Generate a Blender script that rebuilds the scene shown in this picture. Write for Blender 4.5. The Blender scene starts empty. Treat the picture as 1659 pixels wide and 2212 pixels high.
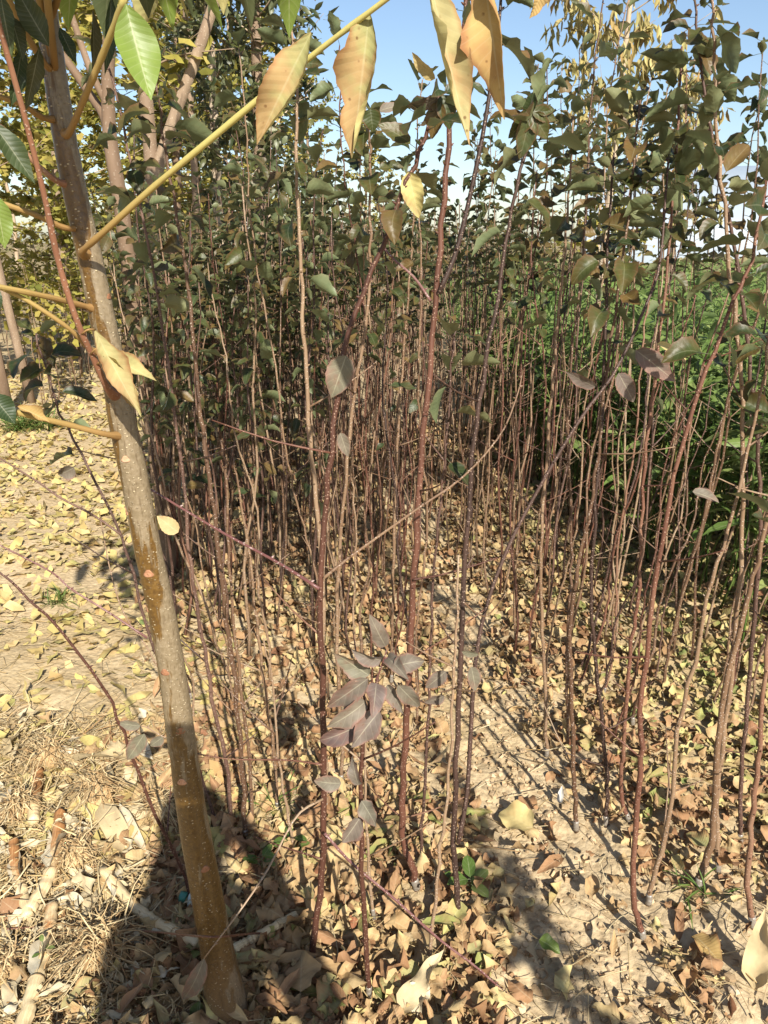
import bpy, math, random
import numpy as np
from mathutils import Vector, Matrix

rng = np.random.default_rng(11)
random.seed(11)
sc = bpy.context.scene
col = sc.collection
RAD = math.radians

# ------------------------------------------------------------------ camera, sky, sun, exposure
PITCH, F, CX, CY, CAMZ = RAD(19.6), 1640.0, 829.5, 1106.0, 1.5
cam_data = bpy.data.cameras.new('camera')
cam_data.sensor_fit = 'VERTICAL'
cam_data.angle = 2 * math.atan(CY / F)
cam_data.clip_start, cam_data.clip_end = 0.02, 2000
cam = bpy.data.objects.new('camera', cam_data)
col.objects.link(cam)
cam.location = (0, 0, CAMZ)
cam.rotation_euler = (math.pi / 2 - PITCH, 0, 0)
sc.camera = cam

SUN_EL, SUN_AZ = RAD(36), RAD(163)            # azimuth clockwise from +Y: behind the camera, to the right
to_sun = Vector((math.sin(SUN_AZ) * math.cos(SUN_EL), math.cos(SUN_AZ) * math.cos(SUN_EL), math.sin(SUN_EL)))
world = bpy.data.worlds.new('World')
sc.world = world
world.use_nodes = True
wn = world.node_tree.nodes
sky = wn.new('ShaderNodeTexSky')
sky.sky_type = 'NISHITA'
sky.sun_disc = False
sky.sun_elevation, sky.sun_rotation = SUN_EL, SUN_AZ
sky.air_density, sky.dust_density, sky.ozone_density = 1.0, 0.9, 1.6
world.node_tree.links.new(sky.outputs[0], wn['Background'].inputs[0])
wn['Background'].inputs[1].default_value = 0.082
sun_data = bpy.data.lights.new('sun', 'SUN')
sun_data.energy, sun_data.angle, sun_data.color = 5.0, RAD(0.55), (1.0, 0.945, 0.835)
sun = bpy.data.objects.new('sun', sun_data)
col.objects.link(sun)
sun.rotation_euler = (-to_sun).to_track_quat('-Z', 'Y').to_euler()
vs = sc.view_settings
vs.view_transform, vs.look, vs.gamma, vs.use_curve_mapping = 'Standard', 'None', 1.0, False
vs.exposure = 1.0
sc.cycles.max_bounces = 4
sc.cycles.diffuse_bounces = 3
sc.cycles.glossy_bounces = 2
sc.cycles.transparent_max_bounces = 4
sc.cycles.caustics_reflective = sc.cycles.caustics_refractive = False
sc.cycles.use_denoising = True

# ------------------------------------------------------------------ helpers
def ray(px, py):
    dx, dy = (px - CX) / F, -(py - CY) / F
    return np.array((dx, math.cos(PITCH) + dy * math.sin(PITCH), -math.sin(PITCH) + dy * math.cos(PITCH)))
def at(px, py, Y):
    d = ray(px, py)
    return np.array((0, 0, CAMZ)) + d * (Y / d[1])
def depth(p):
    return p[1] * math.cos(PITCH) - (p[2] - CAMZ) * math.sin(PITCH)

def _hash(ix, iy, s):
    h = (ix * 374761393 + iy * 668265263 + s * 974634777) & 0xFFFFFFFF
    h = ((h ^ (h >> 13)) * 1274126177) & 0xFFFFFFFF
    return ((h ^ (h >> 16)) & 0xFFFF) / 65535.0
def vnoise(x, y, s=0):
    x, y = np.asarray(x, float), np.asarray(y, float)
    ix, iy = np.floor(x).astype(np.int64), np.floor(y).astype(np.int64)
    fx, fy = x - ix, y - iy
    fx, fy = fx * fx * (3 - 2 * fx), fy * fy * (3 - 2 * fy)
    a, b = _hash(ix, iy, s), _hash(ix + 1, iy, s)
    c, d = _hash(ix, iy + 1, s), _hash(ix + 1, iy + 1, s)
    return (a * (1 - fx) + b * fx) * (1 - fy) + (c * (1 - fx) + d * fx) * fy

def furrow_x(y):
    return 0.45 - 0.095 * (np.minimum(y, 9) - 1.3)
def gz(x, y):
    """height of the ground"""
    x, y = np.asarray(x, float), np.asarray(y, float)
    near = np.exp(-np.maximum(0, np.hypot(x, y) - 6) / 5.0)
    d = (x - furrow_x(y)) / 0.20
    h = -0.03 * np.exp(-d * d)
    h = h + 0.05 * (vnoise(x * 1.7, y * 1.7, 1) - .5) + 0.022 * (vnoise(x * 7, y * 7, 2) - .5)
    bare = np.exp(-d * d) + np.clip((1.75 - y) * 2, 0, 1) * np.clip((x - .25) * 3, 0, 1)
    h = h + np.clip(bare, .15, 1) * (0.026 * (vnoise(x * 24, y * 24, 3) - .5) + 0.014 * (vnoise(x * 60, y * 60, 4) - .5))
    return h * near
def ground(px, py, dz=0.0):
    d = ray(px, py)
    p = np.array((0, 0, CAMZ)) + d * (-CAMZ / d[2])
    for _ in range(2):
        z = float(gz(p[0], p[1])) + dz
        p = np.array((0, 0, CAMZ)) + d * ((z - CAMZ) / d[2])
    return p

class MB:
    """collects quads; attribute 'leaf' holds (u, v, random) for every vertex"""
    def __init__(self):
        self.V, self.Q, self.A, self.n = [], [], [], 0
    def add(self, V, Q, A):
        self.V.append(V); self.Q.append(Q + self.n); self.A.append(A); self.n += len(V)
        return self
    def mesh(self, name, mat, smooth=True):
        V, Q, A = np.concatenate(self.V), np.concatenate(self.Q), np.concatenate(self.A)
        me = bpy.data.meshes.new(name)
        me.vertices.add(len(V)); me.loops.add(len(Q) * 4); me.polygons.add(len(Q))
        me.vertices.foreach_set('co', V.astype(np.float32).ravel())
        me.loops.foreach_set('vertex_index', Q.astype(np.int32).ravel())
        me.polygons.foreach_set('loop_start', np.arange(0, len(Q) * 4, 4, dtype=np.int32))
        me.polygons.foreach_set('use_smooth', np.full(len(Q), smooth))
        a = me.attributes.new('leaf', 'FLOAT_VECTOR', 'POINT')
        a.data.foreach_set('vector', A.astype(np.float32).ravel())
        me.materials.append(mat)
        me.update(calc_edges=True)
        return me
def one(VQA, name, mat, smooth=True):
    return MB().add(*VQA).mesh(name, mat, smooth)
def obj(name, me, parent=None, loc=None):
    o = bpy.data.objects.new(name, me)
    col.objects.link(o)
    if parent is not None: o.parent = parent
    if loc is not None: o.location = loc
    return o
def tag(o, label, cat=None, group=None, kind=None):
    o['label'] = label
    if cat: o['category'] = cat
    if group: o['group'] = group
    if kind: o['kind'] = kind
    return o
def thing(name, loc, label, cat, group=None):
    o = obj(name, None, None, Vector(loc))
    o.empty_display_size = 0.05
    return tag(o, label, cat, group)
def mat4(Rm, t, s=1.0):
    m = np.eye(4); m[:3, :3] = Rm * s; m[:3, 3] = t
    return Matrix(m.tolist())

def grid_quads(nu, nv):
    i, j = np.meshgrid(np.arange(nu), np.arange(nv), indexing='ij')
    a = (i * (nv + 1) + j).ravel()
    return np.stack([a, a + 1, a + nv + 2, a + nv + 1], 1)
def resample(P, n):
    P = np.asarray(P, float)
    if len(P) < 3:
        t = np.linspace(0, 1, n)[:, None]
        return P[0] * (1 - t) + P[-1] * t
    ext = np.vstack([2 * P[0] - P[1], P, 2 * P[-1] - P[-2]])
    t = np.linspace(0, len(P) - 1 - 1e-6, n)
    k = t.astype(int); f = (t - k)[:, None]
    p0, p1, p2, p3 = ext[k], ext[k + 1], ext[k + 2], ext[k + 3]
    return 0.5 * (2 * p1 + (p2 - p0) * f + (2 * p0 - 5 * p1 + 4 * p2 - p3) * f**2 + (3 * p1 - p0 - 3 * p2 + p3) * f**3)
def tube(P, r, sides=6, rnd=0.0):
    P = np.asarray(P, float)
    n = len(P)
    r = np.broadcast_to(np.asarray(r, float), (n,)).copy()
    T = np.gradient(P, axis=0)
    T /= np.linalg.norm(T, axis=1)[:, None] + 1e-12
    ref = np.array((1., 0, 0)) if abs(T[0][0]) < .9 else np.array((0, 1., 0))
    N = np.empty_like(P)
    N[0] = ref - T[0] * ref.dot(T[0])
    for i in range(1, n):
        N[i] = N[i - 1] - T[i] * N[i - 1].dot(T[i])
    N /= np.linalg.norm(N, axis=1)[:, None] + 1e-12
    B = np.cross(T, N)
    # end caps: extra closing rings
    P2 = np.vstack([P[:1], P, P[-1:]]); N2 = np.vstack([N[:1], N, N[-1:]]); B2 = np.vstack([B[:1], B, B[-1:]])
    r2 = np.concatenate([[r[0] * .02], r, [r[-1] * .02]])
    a = np.linspace(0, 2 * math.pi, sides + 1)
    ring = N2[:, None, :] * np.cos(a)[None, :, None] + B2[:, None, :] * np.sin(a)[None, :, None]
    V = (P2[:, None, :] + ring * r2[:, None, None]).reshape(-1, 3)
    L = np.concatenate([[0], np.cumsum(np.linalg.norm(np.diff(P2, axis=0), axis=1))])
    A = np.stack(np.broadcast_arrays(L[:, None], (a / (2 * math.pi))[None, :], np.float64(rnd)), -1).reshape(-1, 3)
    return V, grid_quads(n + 1, sides), A

def leaf(L=.08, W=.045, nu=7, nv=4, shape='ovate', fold=.25, curl=.4, roll=0., wave=.1, pet=.0, serr=0., twist=0., rnd=0., seed=0, petr=.0008, asym=0., ragged=0.):
    """base at the origin, pointing +Y, upper face +Z"""
    rs = np.random.default_rng(abs(int(seed)))
    u = np.linspace(0, 1, nu + 1); v = np.linspace(-1, 1, nv + 1)
    if shape == 'fan':
        ang = v * 1.15
        rad = L * (u[:, None] * (0.92 + .08 * np.cos(ang * 9)[None, :]) * (1 - .22 * np.exp(-(v / .12)**2)[None, :] * u[:, None]**2))
        x, y = rad * np.sin(ang)[None, :], rad * np.cos(ang)[None, :]
        ph = rs.uniform(0, 6, 3)
        z = wave * L * u[:, None] * np.sin(v * 4 + ph[0])[None, :] * .6 + curl * L * .5 * u[:, None]**2 * np.cos(v * 2 + ph[1])[None, :]
        V = np.stack([x, y, z], -1).reshape(-1, 3)
    else:
        if shape == 'ovate': w = np.sin(math.pi * np.clip(u, 0, 1)**.72)**.75 * (1 - .25 * u**5)
        elif shape == 'lance': w = np.sin(math.pi * u**.85)**1.05
        elif shape == 'round': w = np.sin(math.pi * u**.9)**.6
        else: w = np.clip(np.minimum(1, u * 6) * np.minimum(1, (1 - u) * 2.2), 0, 1)      # strip
        w = np.maximum(w, .02) * W / 2
        if serr:
            w = w * (1 + serr * np.where(np.arange(nu + 1) % 2, 1, -1))
        th = curl * (u - .15) + .15 * np.sin(u * 5 + rs.uniform(0, 6)) * abs(curl)
        dl = L / nu
        cy = np.concatenate([[0], np.cumsum(np.cos(th[1:]) * dl)]); cz = np.concatenate([[0], np.cumsum(-np.sin(th[1:]) * dl)])
        ph = rs.uniform(0, 6, 2)
        s = v[None, :]
        rl = roll * (.82 + .18 * np.sin(u * 4 + ph[0]))[:, None] * (1 + asym * np.sign(s)) + 1e-4
        if ragged:
            q = np.interp(u, np.linspace(0, 1, 9), 1 + ragged * rs.normal(0, 1, 9)); q2 = np.interp(u, np.linspace(0, 1, 9), 1 + ragged * rs.normal(0, 1, 9))
            s = s * np.where(s > 0, q[:, None], q2[:, None])
        lat = np.sin(rl * s) / rl * w[:, None]
        up = (1 - np.cos(rl * s)) / rl * w[:, None] + np.abs(s) * fold * w[:, None]
        up = up + wave * w[:, None] * s**2 * np.sin((u * 11 + ph[1])[:, None] + (s > 0) * 1.7)
        tw = twist * u
        x = lat * np.cos(tw)[:, None] - up * np.sin(tw)[:, None]
        h = lat * np.sin(tw)[:, None] + up * np.cos(tw)[:, None]
        y = cy[:, None] + h * np.sin(th)[:, None]
        z = cz[:, None] + h * np.cos(th)[:, None]
        V = np.stack([x, y, z], -1).reshape(-1, 3)
    A = np.stack(np.broadcast_arrays(u[:, None], v[None, :], np.float64(rnd)), -1).reshape(-1, 3)
    Q = grid_quads(nu, nv)
    if pet:
        n0 = len(V)
        V = V + np.array((0, pet, 0))
        tV, tQ, tA = tube(np.array([(0, 0, 0), (0, pet * .5, pet * .04), (0, pet * 1.02, 0)]), petr, 3, rnd)
        tA[:, 0] = 0; tA[:, 1] = 0
        V = np.vstack([V, tV]); Q = np.vstack([Q, tQ + n0]); A = np.vstack([A, tA])
    return V, Q, A
def frames(D, up, roll):
    """columns X, Y(=D), Z for arrays of directions"""
    D = D / np.linalg.norm(D, axis=-1, keepdims=True)
    X = np.cross(D, up)
    nx = np.linalg.norm(X, axis=-1, keepdims=True)
    X = np.where(nx < 1e-4, np.array((1., 0, 0)), X / np.maximum(nx, 1e-9))
    Z = np.cross(X, D)
    c, s = np.cos(roll)[..., None], np.sin(roll)[..., None]
    X2, Z2 = X * c + Z * s, Z * c - X * s
    return np.stack([X2, D, Z2], -1)
def scatter(mb, variants, pos, Rm, scale, rnd):
    n = len(pos)
    pick = rng.integers(0, len(variants), n)
    for k, (V, Q, A) in enumerate(variants):
        m = np.nonzero(pick == k)[0]
        if not len(m): continue
        W = np.einsum('nij,kj->nki', Rm[m] * scale[m][:, None, None], V) + pos[m][:, None, :]
        QQ = (Q[None] + (np.arange(len(m)) * len(V))[:, None, None]).reshape(-1, 4)
        AA = np.broadcast_to(A[None], (len(m),) + A.shape).copy()
        AA[:, :, 2] = rnd[m][:, None]
        mb.add(W.reshape(-1, 3), QQ, AA.reshape(-1, 3))
def lying(n, tilt=.35):
    """random orientation of things lying flat"""
    a = rng.uniform(0, 2 * math.pi, n)
    p = rng.normal(0, tilt, n)
    D = np.stack([np.cos(a) * np.cos(p), np.sin(a) * np.cos(p), np.sin(p)], -1)
    return frames(D, np.array((0, 0, 1.)), rng.normal(0, tilt, n) + (rng.random(n) < .4) * math.pi)

# ------------------------------------------------------------------ materials
class NT:
    def __init__(self, name):
        self.m = bpy.data.materials.new(name); self.m.use_nodes = True
        self.t = self.m.node_tree; self.t.nodes.clear()
        self.out = self.n('ShaderNodeOutputMaterial')
    def n(self, k, **kw):
        x = self.t.nodes.new(k)
        for a, b in kw.items(): setattr(x, a, b)
        return x
    def l(self, a, b): self.t.links.new(a, b)
    def inp(self, x, v):
        if hasattr(v, 'links') or hasattr(v, 'is_linked'): self.l(v, x)
        else: x.default_value = v
    def math(self, op, a, b=0.0, c=0.0, clamp=False):
        x = self.n('ShaderNodeMath', operation=op, use_clamp=clamp)
        self.inp(x.inputs[0], a); self.inp(x.inputs[1], b); self.inp(x.inputs[2], c)
        return x.outputs[0]
    def ramp(self, f, stops, interp='LINEAR'):
        x = self.n('ShaderNodeValToRGB'); r = x.color_ramp; r.interpolation = interp
        while len(r.elements) < len(stops): r.elements.new(.5)
        for e, (p, c) in zip(r.elements, stops):
            e.position = p; e.color = (*c, 1) if len(c) == 3 else c
        self.inp(x.inputs[0], f)
        return x.outputs[0]
    def mix(self, f, a, b, mode='MIX'):
        x = self.n('ShaderNodeMix', data_type='RGBA', blend_type=mode)
        self.inp(x.inputs[0], f)
        for s, v in ((x.inputs[6], a), (x.inputs[7], b)):
            self.inp(s, (*v, 1) if isinstance(v, tuple) and len(v) == 3 else v)
        return x.outputs[2]
    def noise(self, vec, scale, detail=3, rough=.55):
        x = self.n('ShaderNodeTexNoise'); x.inputs['Scale'].default_value = scale
        x.inputs['Detail'].default_value = detail; x.inputs['Roughness'].default_value = rough
        if vec is not None: self.l(vec, x.inputs['Vector'])
        return x.outputs[0]
    def voro(self, vec, scale, feature='F1'):
        x = self.n('ShaderNodeTexVoronoi', feature=feature); x.inputs['Scale'].default_value = scale
        if vec is not None: self.l(vec, x.inputs['Vector'])
        return x
    def step(self, v, a, b):
        x = self.n('ShaderNodeMapRange', interpolation_type='SMOOTHSTEP')
        self.inp(x.inputs[0], v); x.inputs[1].default_value = a; x.inputs[2].default_value = b
        return x.outputs[0]
    def bump(self, h, strength, dist):
        x = self.n('ShaderNodeBump'); x.inputs['Strength'].default_value = strength; x.inputs['Distance'].default_value = dist
        self.inp(x.inputs['Height'], h)
        return x.outputs[0]
    def principled(self, color, rough=.6, spec=.4, normal=None, **kw):
        x = self.n('ShaderNodeBsdfPrincipled')
        self.inp(x.inputs['Base Color'], (*color, 1) if isinstance(color, tuple) else color)
        self.inp(x.inputs['Roughness'], rough)
        x.inputs['Specular IOR Level'].default_value = spec
        if normal is not None: self.l(normal, x.inputs['Normal'])
        for k, v in kw.items(): self.inp(x.inputs[k], v)
        return x.outputs[0]
    def done(self, sh):
        self.l(sh, self.out.inputs[0]); return self.m
    def coord(self):
        return self.n('ShaderNodeTexCoord').outputs['Object']
    def leafattr(self):
        a = self.n('ShaderNodeAttribute', attribute_name='leaf')
        s = self.n('ShaderNodeSeparateXYZ'); self.l(a.outputs['Vector'], s.inputs[0])
        return s.outputs

def leaf_mat(name, stops, back=None, backf=.6, rough=.5, spec=.4, transl=.2, vein=.25, patch=None, patchf=.5, edge=None, nscale=45, nveins=7, bump=.4, svb=.35, spots=0.):
    t = NT(name)
    u, v, r = t.leafattr()
    rr = t.math('FRACT', t.math('ADD', r, t.math('MULTIPLY', t.math('LESS_THAN', r, 1e-5), t.n('ShaderNodeObjectInfo').outputs['Random'])))
    c = t.ramp(rr, stops)
    co = t.coord()
    nz = t.noise(co, nscale, 4)
    av = t.math('ABSOLUTE', v)
    c = t.mix(t.step(nz, .35, .7), t.mix(1.0, c, (.72, .72, .72), 'MULTIPLY'), c)
    if patch:
        n2 = t.noise(co, nscale * .6, 3)
        f = t.math('MULTIPLY', t.step(t.math('ADD', n2, t.math('MULTIPLY', rr, .12)), .52, .66), patchf)
        c = t.mix(f, c, patch)
    if spots:
        vs_ = t.voro(co, 130)
        sp_ = t.math('MULTIPLY', t.math('SUBTRACT', 1.0, t.step(vs_.outputs['Distance'], .12, .3)), t.step(t.noise(co, 35, 2), .5, .62))
        c = t.mix(t.math('MULTIPLY', sp_, spots), c, (.12, .055, .02))
    if edge:
        f = t.math('MULTIPLY', t.step(t.math('ADD', av, t.math('MULTIPLY', nz, .5)), .95, 1.3), .8)
        c = t.mix(f, c, edge)
    mid = t.math('SUBTRACT', 1.0, t.step(av, 0.0, .08))
    sv = t.math('PINGPONG', t.math('SUBTRACT', t.math('MULTIPLY', u, float(nveins)), t.math('MULTIPLY', av, 1.3)), .5)
    side = t.math('SUBTRACT', 1.0, t.step(sv, 0.0, .10))
    ve = t.math('MAXIMUM', mid, t.math('MULTIPLY', side, .3))
    c = t.mix(t.math('MULTIPLY', ve, vein), c, (.62, .60, .42))
    if back:
        c = t.mix(t.math('MULTIPLY', t.n('ShaderNodeNewGeometry').outputs['Backfacing'], backf), c, back)
    nrm = t.bump(t.math('ADD', t.math('MULTIPLY', sv, svb), t.math('MULTIPLY', nz, 1.0)), bump, .003)
    p = t.principled(c, rough, spec, nrm)
    tr = t.n('ShaderNodeBsdfTranslucent'); t.l(c, tr.inputs[0])
    m = t.n('ShaderNodeMixShader'); m.inputs[0].default_value = transl
    t.l(p, m.inputs[1]); t.l(tr.outputs[0], m.inputs[2])
    return t.done(m.outputs[0])

def bark_mat(name, stops, dots=(.55, .45, .35), dotscale=170, dotf=.8, rough=.55, nscale=30, spec=.35, stretch=.25, patch=None):
    t = NT(name)
    u, v, r = t.leafattr()
    co = t.coord()
    rr = t.math('FRACT', t.math('ADD', r, t.n('ShaderNodeObjectInfo').outputs['Random']))
    mp = t.n('ShaderNodeMapping'); mp.inputs['Scale'].default_value = (1, 1, stretch); t.l(co, mp.inputs[0])
    nz = t.noise(mp.outputs[0], nscale, 5)
    f = t.math('ADD', t.math('MULTIPLY', rr, .75), t.math('MULTIPLY', t.math('SUBTRACT', nz, .5), .9), clamp=True)
    c = t.ramp(f, stops)
    if patch:
        c = t.mix(t.math('MULTIPLY', t.step(t.noise(co, 11, 3), .5, .62), .85), c, patch)
    vo = t.voro(co, dotscale)
    d = t.math('SUBTRACT', 1.0, t.step(vo.outputs['Distance'], .16, .30))
    c = t.mix(t.math('MULTIPLY', d, dotf), c, dots)
    nrm = t.bump(t.math('ADD', d, t.math('MULTIPLY', nz, 1.5)), .5, .0015)
    return t.done(t.principled(c, rough, spec, nrm))

M = {}
M['soil'] = None
def soil_mat():
    t = NT('soil')
    co = t.coord()
    a, b = t.noise(co, 1.3, 4), t.noise(co, 38, 6, .65)
    c = t.ramp(b, [(.25, (.25, .18, .105)), (.5, (.43, .33, .20)), (.75, (.53, .42, .27))])
    c = t.mix(t.math('MULTIPLY', t.step(a, .45, .65), .45), c, (.34, .25, .12))
    # far field: thin dry weeds
    ge = t.n('ShaderNodeNewGeometry'); sp = t.n('ShaderNodeSeparateXYZ'); t.l(ge.outputs['Position'], sp.inputs[0])
    far = t.step(sp.outputs[1], 9, 20)
    c = t.mix(far, c, t.ramp(t.noise(co, .7, 6), [(.3, (.13, .12, .05)), (.55, (.27, .20, .11)), (.8, (.34, .25, .15))]))
    vo = t.voro(co, 55)
    h = t.math('ADD', t.math('MULTIPLY', b, 1.4), t.math('MULTIPLY', vo.outputs['Distance'], -.8))
    return t.done(t.principled(c, .95, .1, t.bump(h, .7, .006)))
M['soil'] = soil_mat()
M['clod'] = bark_mat('clod', [(.2, (.27, .19, .11)), (.5, (.42, .31, .19)), (.8, (.52, .40, .26))], dotf=0, rough=.95, nscale=60, spec=.1, stretch=1)
M['bark_red'] = bark_mat('bark_red', [(.15, (.065, .026, .016)), (.45, (.12, .050, .031)), (.7, (.165, .085, .052)), (.9, (.22, .14, .09))], dots=(.42, .27, .19), dotf=.55)
M['bark_brown'] = bark_mat('bark_brown', [(.1, (.085, .045, .025)), (.4, (.155, .092, .052)), (.7, (.22, .145, .088)), (.95, (.28, .205, .135))], dots=(.50, .40, .32), dotf=.6)
M['bark_dark'] = bark_mat('bark_dark', [(.1, (.035, .019, .014)), (.5, (.075, .040, .029)), (.9, (.15, .085, .06))], dots=(.35, .25, .19), dotf=.6)
M['bark_silver'] = bark_mat('bark_silver', [(.1, (.12, .05, .045)), (.5, (.22, .13, .115)), (.9, (.36, .27, .25))], dots=(.55, .45, .4), dotf=.5, rough=.35)
M['bark_tan'] = bark_mat('bark_tan', [(.1, (.19, .13, .085)), (.5, (.33, .245, .165)), (.9, (.42, .34, .25))], dots=(.5, .42, .32), dotscale=70, dotf=.35, nscale=14, rough=.75)
M['bark_shade'] = bark_mat('bark_shade', [(.1, (.14, .09, .055)), (.5, (.22, .15, .10)), (.9, (.30, .22, .15))], dots=(.3, .24, .18), dotscale=60, dotf=.3, nscale=14, rough=.8)  # darkened copy of the tan bark, with shade put into the colour
M['tape'] = NT('tape')
t_ = M['tape']; M['tape'] = t_.done(t_.principled(t_.ramp(t_.noise(t_.coord(), 120), [(.3, (.13, .10, .075)), (.55, (.20, .175, .145)), (.8, (.31, .31, .29))]), .35, .5))

def trunk_mat():
    t = NT('trunk_bark')
    u, v, r = t.leafattr()
    co = t.coord()
    mp = t.n('ShaderNodeMapping'); mp.inputs['Scale'].default_value = (1, 1, .16); t.l(co, mp.inputs[0])
    big = t.noise(mp.outputs[0], 30, 7, .6)
    fine = t.noise(co, 160, 5)
    olive = t.ramp(fine, [(.3, (.062, .030, .006)), (.6, (.11, .058, .012)), (.8, (.15, .088, .024))])
    film = t.ramp(fine, [(.3, (.14, .105, .06)), (.6, (.195, .15, .093)), (.8, (.25, .20, .135))])
    sp = t.n('ShaderNodeSeparateXYZ'); t.l(co, sp.inputs[0])
    # the grey waxy film covers the middle of the trunk and thins out near the base; shade there is put into the darkened olive
    hgt = t.math('SUBTRACT', t.math('MULTIPLY', t.step(sp.outputs[2], .40, .85), .16), .06)
    ang = t.math('MULTIPLY', t.math('COSINE', t.math('MULTIPLY', v, 6.28318)), .11)
    f = t.step(t.math('ADD', t.math('ADD', big, hgt), ang), .57, .62)
    c = t.mix(f, olive, film)
    low = t.math('SUBTRACT', 1.0, t.step(sp.outputs[2], .0, .30))
    c = t.mix(t.math('MULTIPLY', low, .5), c, (.20, .13, .075))
    mp2 = t.n('ShaderNodeMapping'); mp2.inputs['Scale'].default_value = (1, 1, 1.5); t.l(co, mp2.inputs[0])
    vo = t.voro(mp2.outputs[0], 120)
    d = t.math('SUBTRACT', 1.0, t.step(vo.outputs['Distance'], .13, .25))
    dn = t.step(t.noise(co, 60, 2), .38, .6)
    c = t.mix(t.math('MULTIPLY', t.math('MULTIPLY', d, dn), .75), c, (.50, .41, .26))
    crk = t.noise(mp.outputs[0], 240, 4)
    c = t.mix(t.math('MULTIPLY', t.step(crk, .56, .66), .45), c, (.06, .035, .015))
    nrm = t.bump(t.math('ADD', t.math('MULTIPLY', d, 1.2), t.math('ADD', t.math('MULTIPLY', fine, .9), t.math('MULTIPLY', f, .5))), .6, .002)
    return t.done(t.principled(c, .36, .5, nrm))
M['trunk'] = trunk_mat()
M['scar'] = bark_mat('scar', [(.1, (.22, .10, .05)), (.5, (.40, .21, .12)), (.9, (.50, .31, .20))], dotf=0, nscale=120, rough=.8, stretch=1)
def stalk_mat():
    t = NT('leaf_stalk_skin')
    u, v, r = t.leafattr()
    c = t.ramp(t.step(u, .0, .34), [(0, (.22, .12, .045)), (.35, (.31, .22, .075)), (1, (.44, .41, .14))])
    c = t.mix(t.math('MULTIPLY', t.noise(t.coord(), 150, 3), .5), c, (.26, .16, .05))
    return t.done(t.principled(c, .6, .3))
M['stalk'] = stalk_mat()
M['twig'] = bark_mat('twig', [(.1, (.11, .045, .025)), (.5, (.20, .09, .05)), (.9, (.26, .15, .09))], dotf=.3)
M['leaf_apple'] = leaf_mat('leaf_apple', [(0, (.026, .040, .012)), (.28, (.050, .064, .017)), (.5, (.078, .080, .021)), (.68, (.046, .070, .026)), (.80, (.10, .070, .021)), (.90, (.16, .11, .034)), (1, (.030, .046, .016))],
                           back=(.19, .23, .12), backf=.6, rough=.45, spec=.32, transl=.2, vein=.10, patch=(.12, .060, .022), patchf=.3, edge=(.11, .055, .025), nscale=38)
M['leaf_mauve'] = leaf_mat('leaf_mauve', [(0, (.185, .155, .115)), (.3, (.15, .115, .10)), (.6, (.19, .18, .12)), (1, (.14, .10, .095))],
                           back=(.23, .215, .165), backf=.6, rough=.6, spec=.25, transl=.10, vein=.22, patch=(.20, .10, .075), patchf=.4, edge=(.21, .11, .085), nscale=30, nveins=6, spots=.5)
M['leaf_yellow'] = leaf_mat('leaf_yellow', [(0, (.37, .335, .14)), (.5, (.40, .345, .16)), (1, (.33, .32, .13))],
                            back=(.46, .44, .19), backf=.7, rough=.75, spec=.15, transl=.15, vein=.13, patch=(.36, .21, .10), patchf=.7, edge=(.28, .14, .06), nscale=26, svb=.45, spots=.8, nveins=13)
M['leaf_orange'] = leaf_mat('leaf_orange', [(0, (.44, .29, .11)), (.5, (.47, .33, .13)), (1, (.42, .28, .10))],
                            rough=.75, spec=.15, transl=.15, vein=.2, patch=(.26, .12, .05), patchf=.6, edge=(.24, .11, .05), svb=.45, spots=.8, nscale=16, nveins=13)
M['leaf_green'] = leaf_mat('leaf_green', [(0, (.19, .27, .05)), (1, (.22, .30, .06))], rough=.45, spec=.45, transl=.3, vein=.3, nscale=14, nveins=12)
M['leaf_deep'] = leaf_mat('leaf_deep', [(0, (.035, .060, .020)), (.5, (.055, .075, .025)), (1, (.085, .080, .030))], back=(.09, .11, .05), rough=.5, spec=.4, transl=.2, vein=.2, nscale=16, nveins=12)
TAN = [(0, (.24, .125, .06)), (.15, (.35, .20, .10)), (.34, (.43, .29, .14)), (.50, (.49, .36, .18)), (.62, (.53, .43, .19)), (.74, (.46, .41, .16)), (.84, (.27, .28, .085)), (.91, (.13, .17, .05)), (.95, (.25, .10, .05)), (1, (.19, .09, .04))]
M['litter'] = leaf_mat('litter', TAN, rough=.75, spec=.2, transl=.08, vein=.14, patch=(.24, .13, .07), patchf=.5, nscale=24, bump=.7)
M['ginkgo'] = leaf_mat('ginkgo', [(0, (.46, .375, .13)), (.4, (.54, .44, .18)), (.7, (.55, .43, .22)), (.85, (.42, .39, .13)), (1, (.43, .28, .13))], rough=.7, spec=.2, transl=.12, vein=.05, patch=(.40, .24, .10), patchf=.4, nscale=18)
M['ginkgo_live'] = leaf_mat('ginkgo_live', [(0, (.20, .20, .035)), (.35, (.34, .30, .06)), (.65, (.46, .36, .10)), (.85, (.28, .26, .05)), (1, (.14, .15, .03))], rough=.6, spec=.3, transl=.35, vein=0, nscale=6)
M['willow'] = leaf_mat('willow', [(0, (.035, .050, .015)), (.5, (.07, .080, .022)), (.85, (.11, .115, .035)), (1, (.16, .15, .06))], back=(.20, .22, .12), backf=.5, rough=.45, spec=.5, transl=.25, vein=0, nscale=8)
M['pale_tree'] = leaf_mat('pale_tree', [(0, (.44, .36, .13)), (.4, (.54, .45, .20)), (.75, (.38, .36, .15)), (1, (.42, .26, .10))], rough=.7, spec=.2, transl=.3, vein=0, nscale=8)
M['crop'] = leaf_mat('crop', [(0, (.10, .17, .035)), (.4, (.15, .235, .05)), (.75, (.195, .27, .07)), (1, (.26, .31, .10))], back=(.19, .25, .11), backf=.5, rough=.5, spec=.35, transl=.35, vein=.3, nscale=12, nveins=4)
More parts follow.
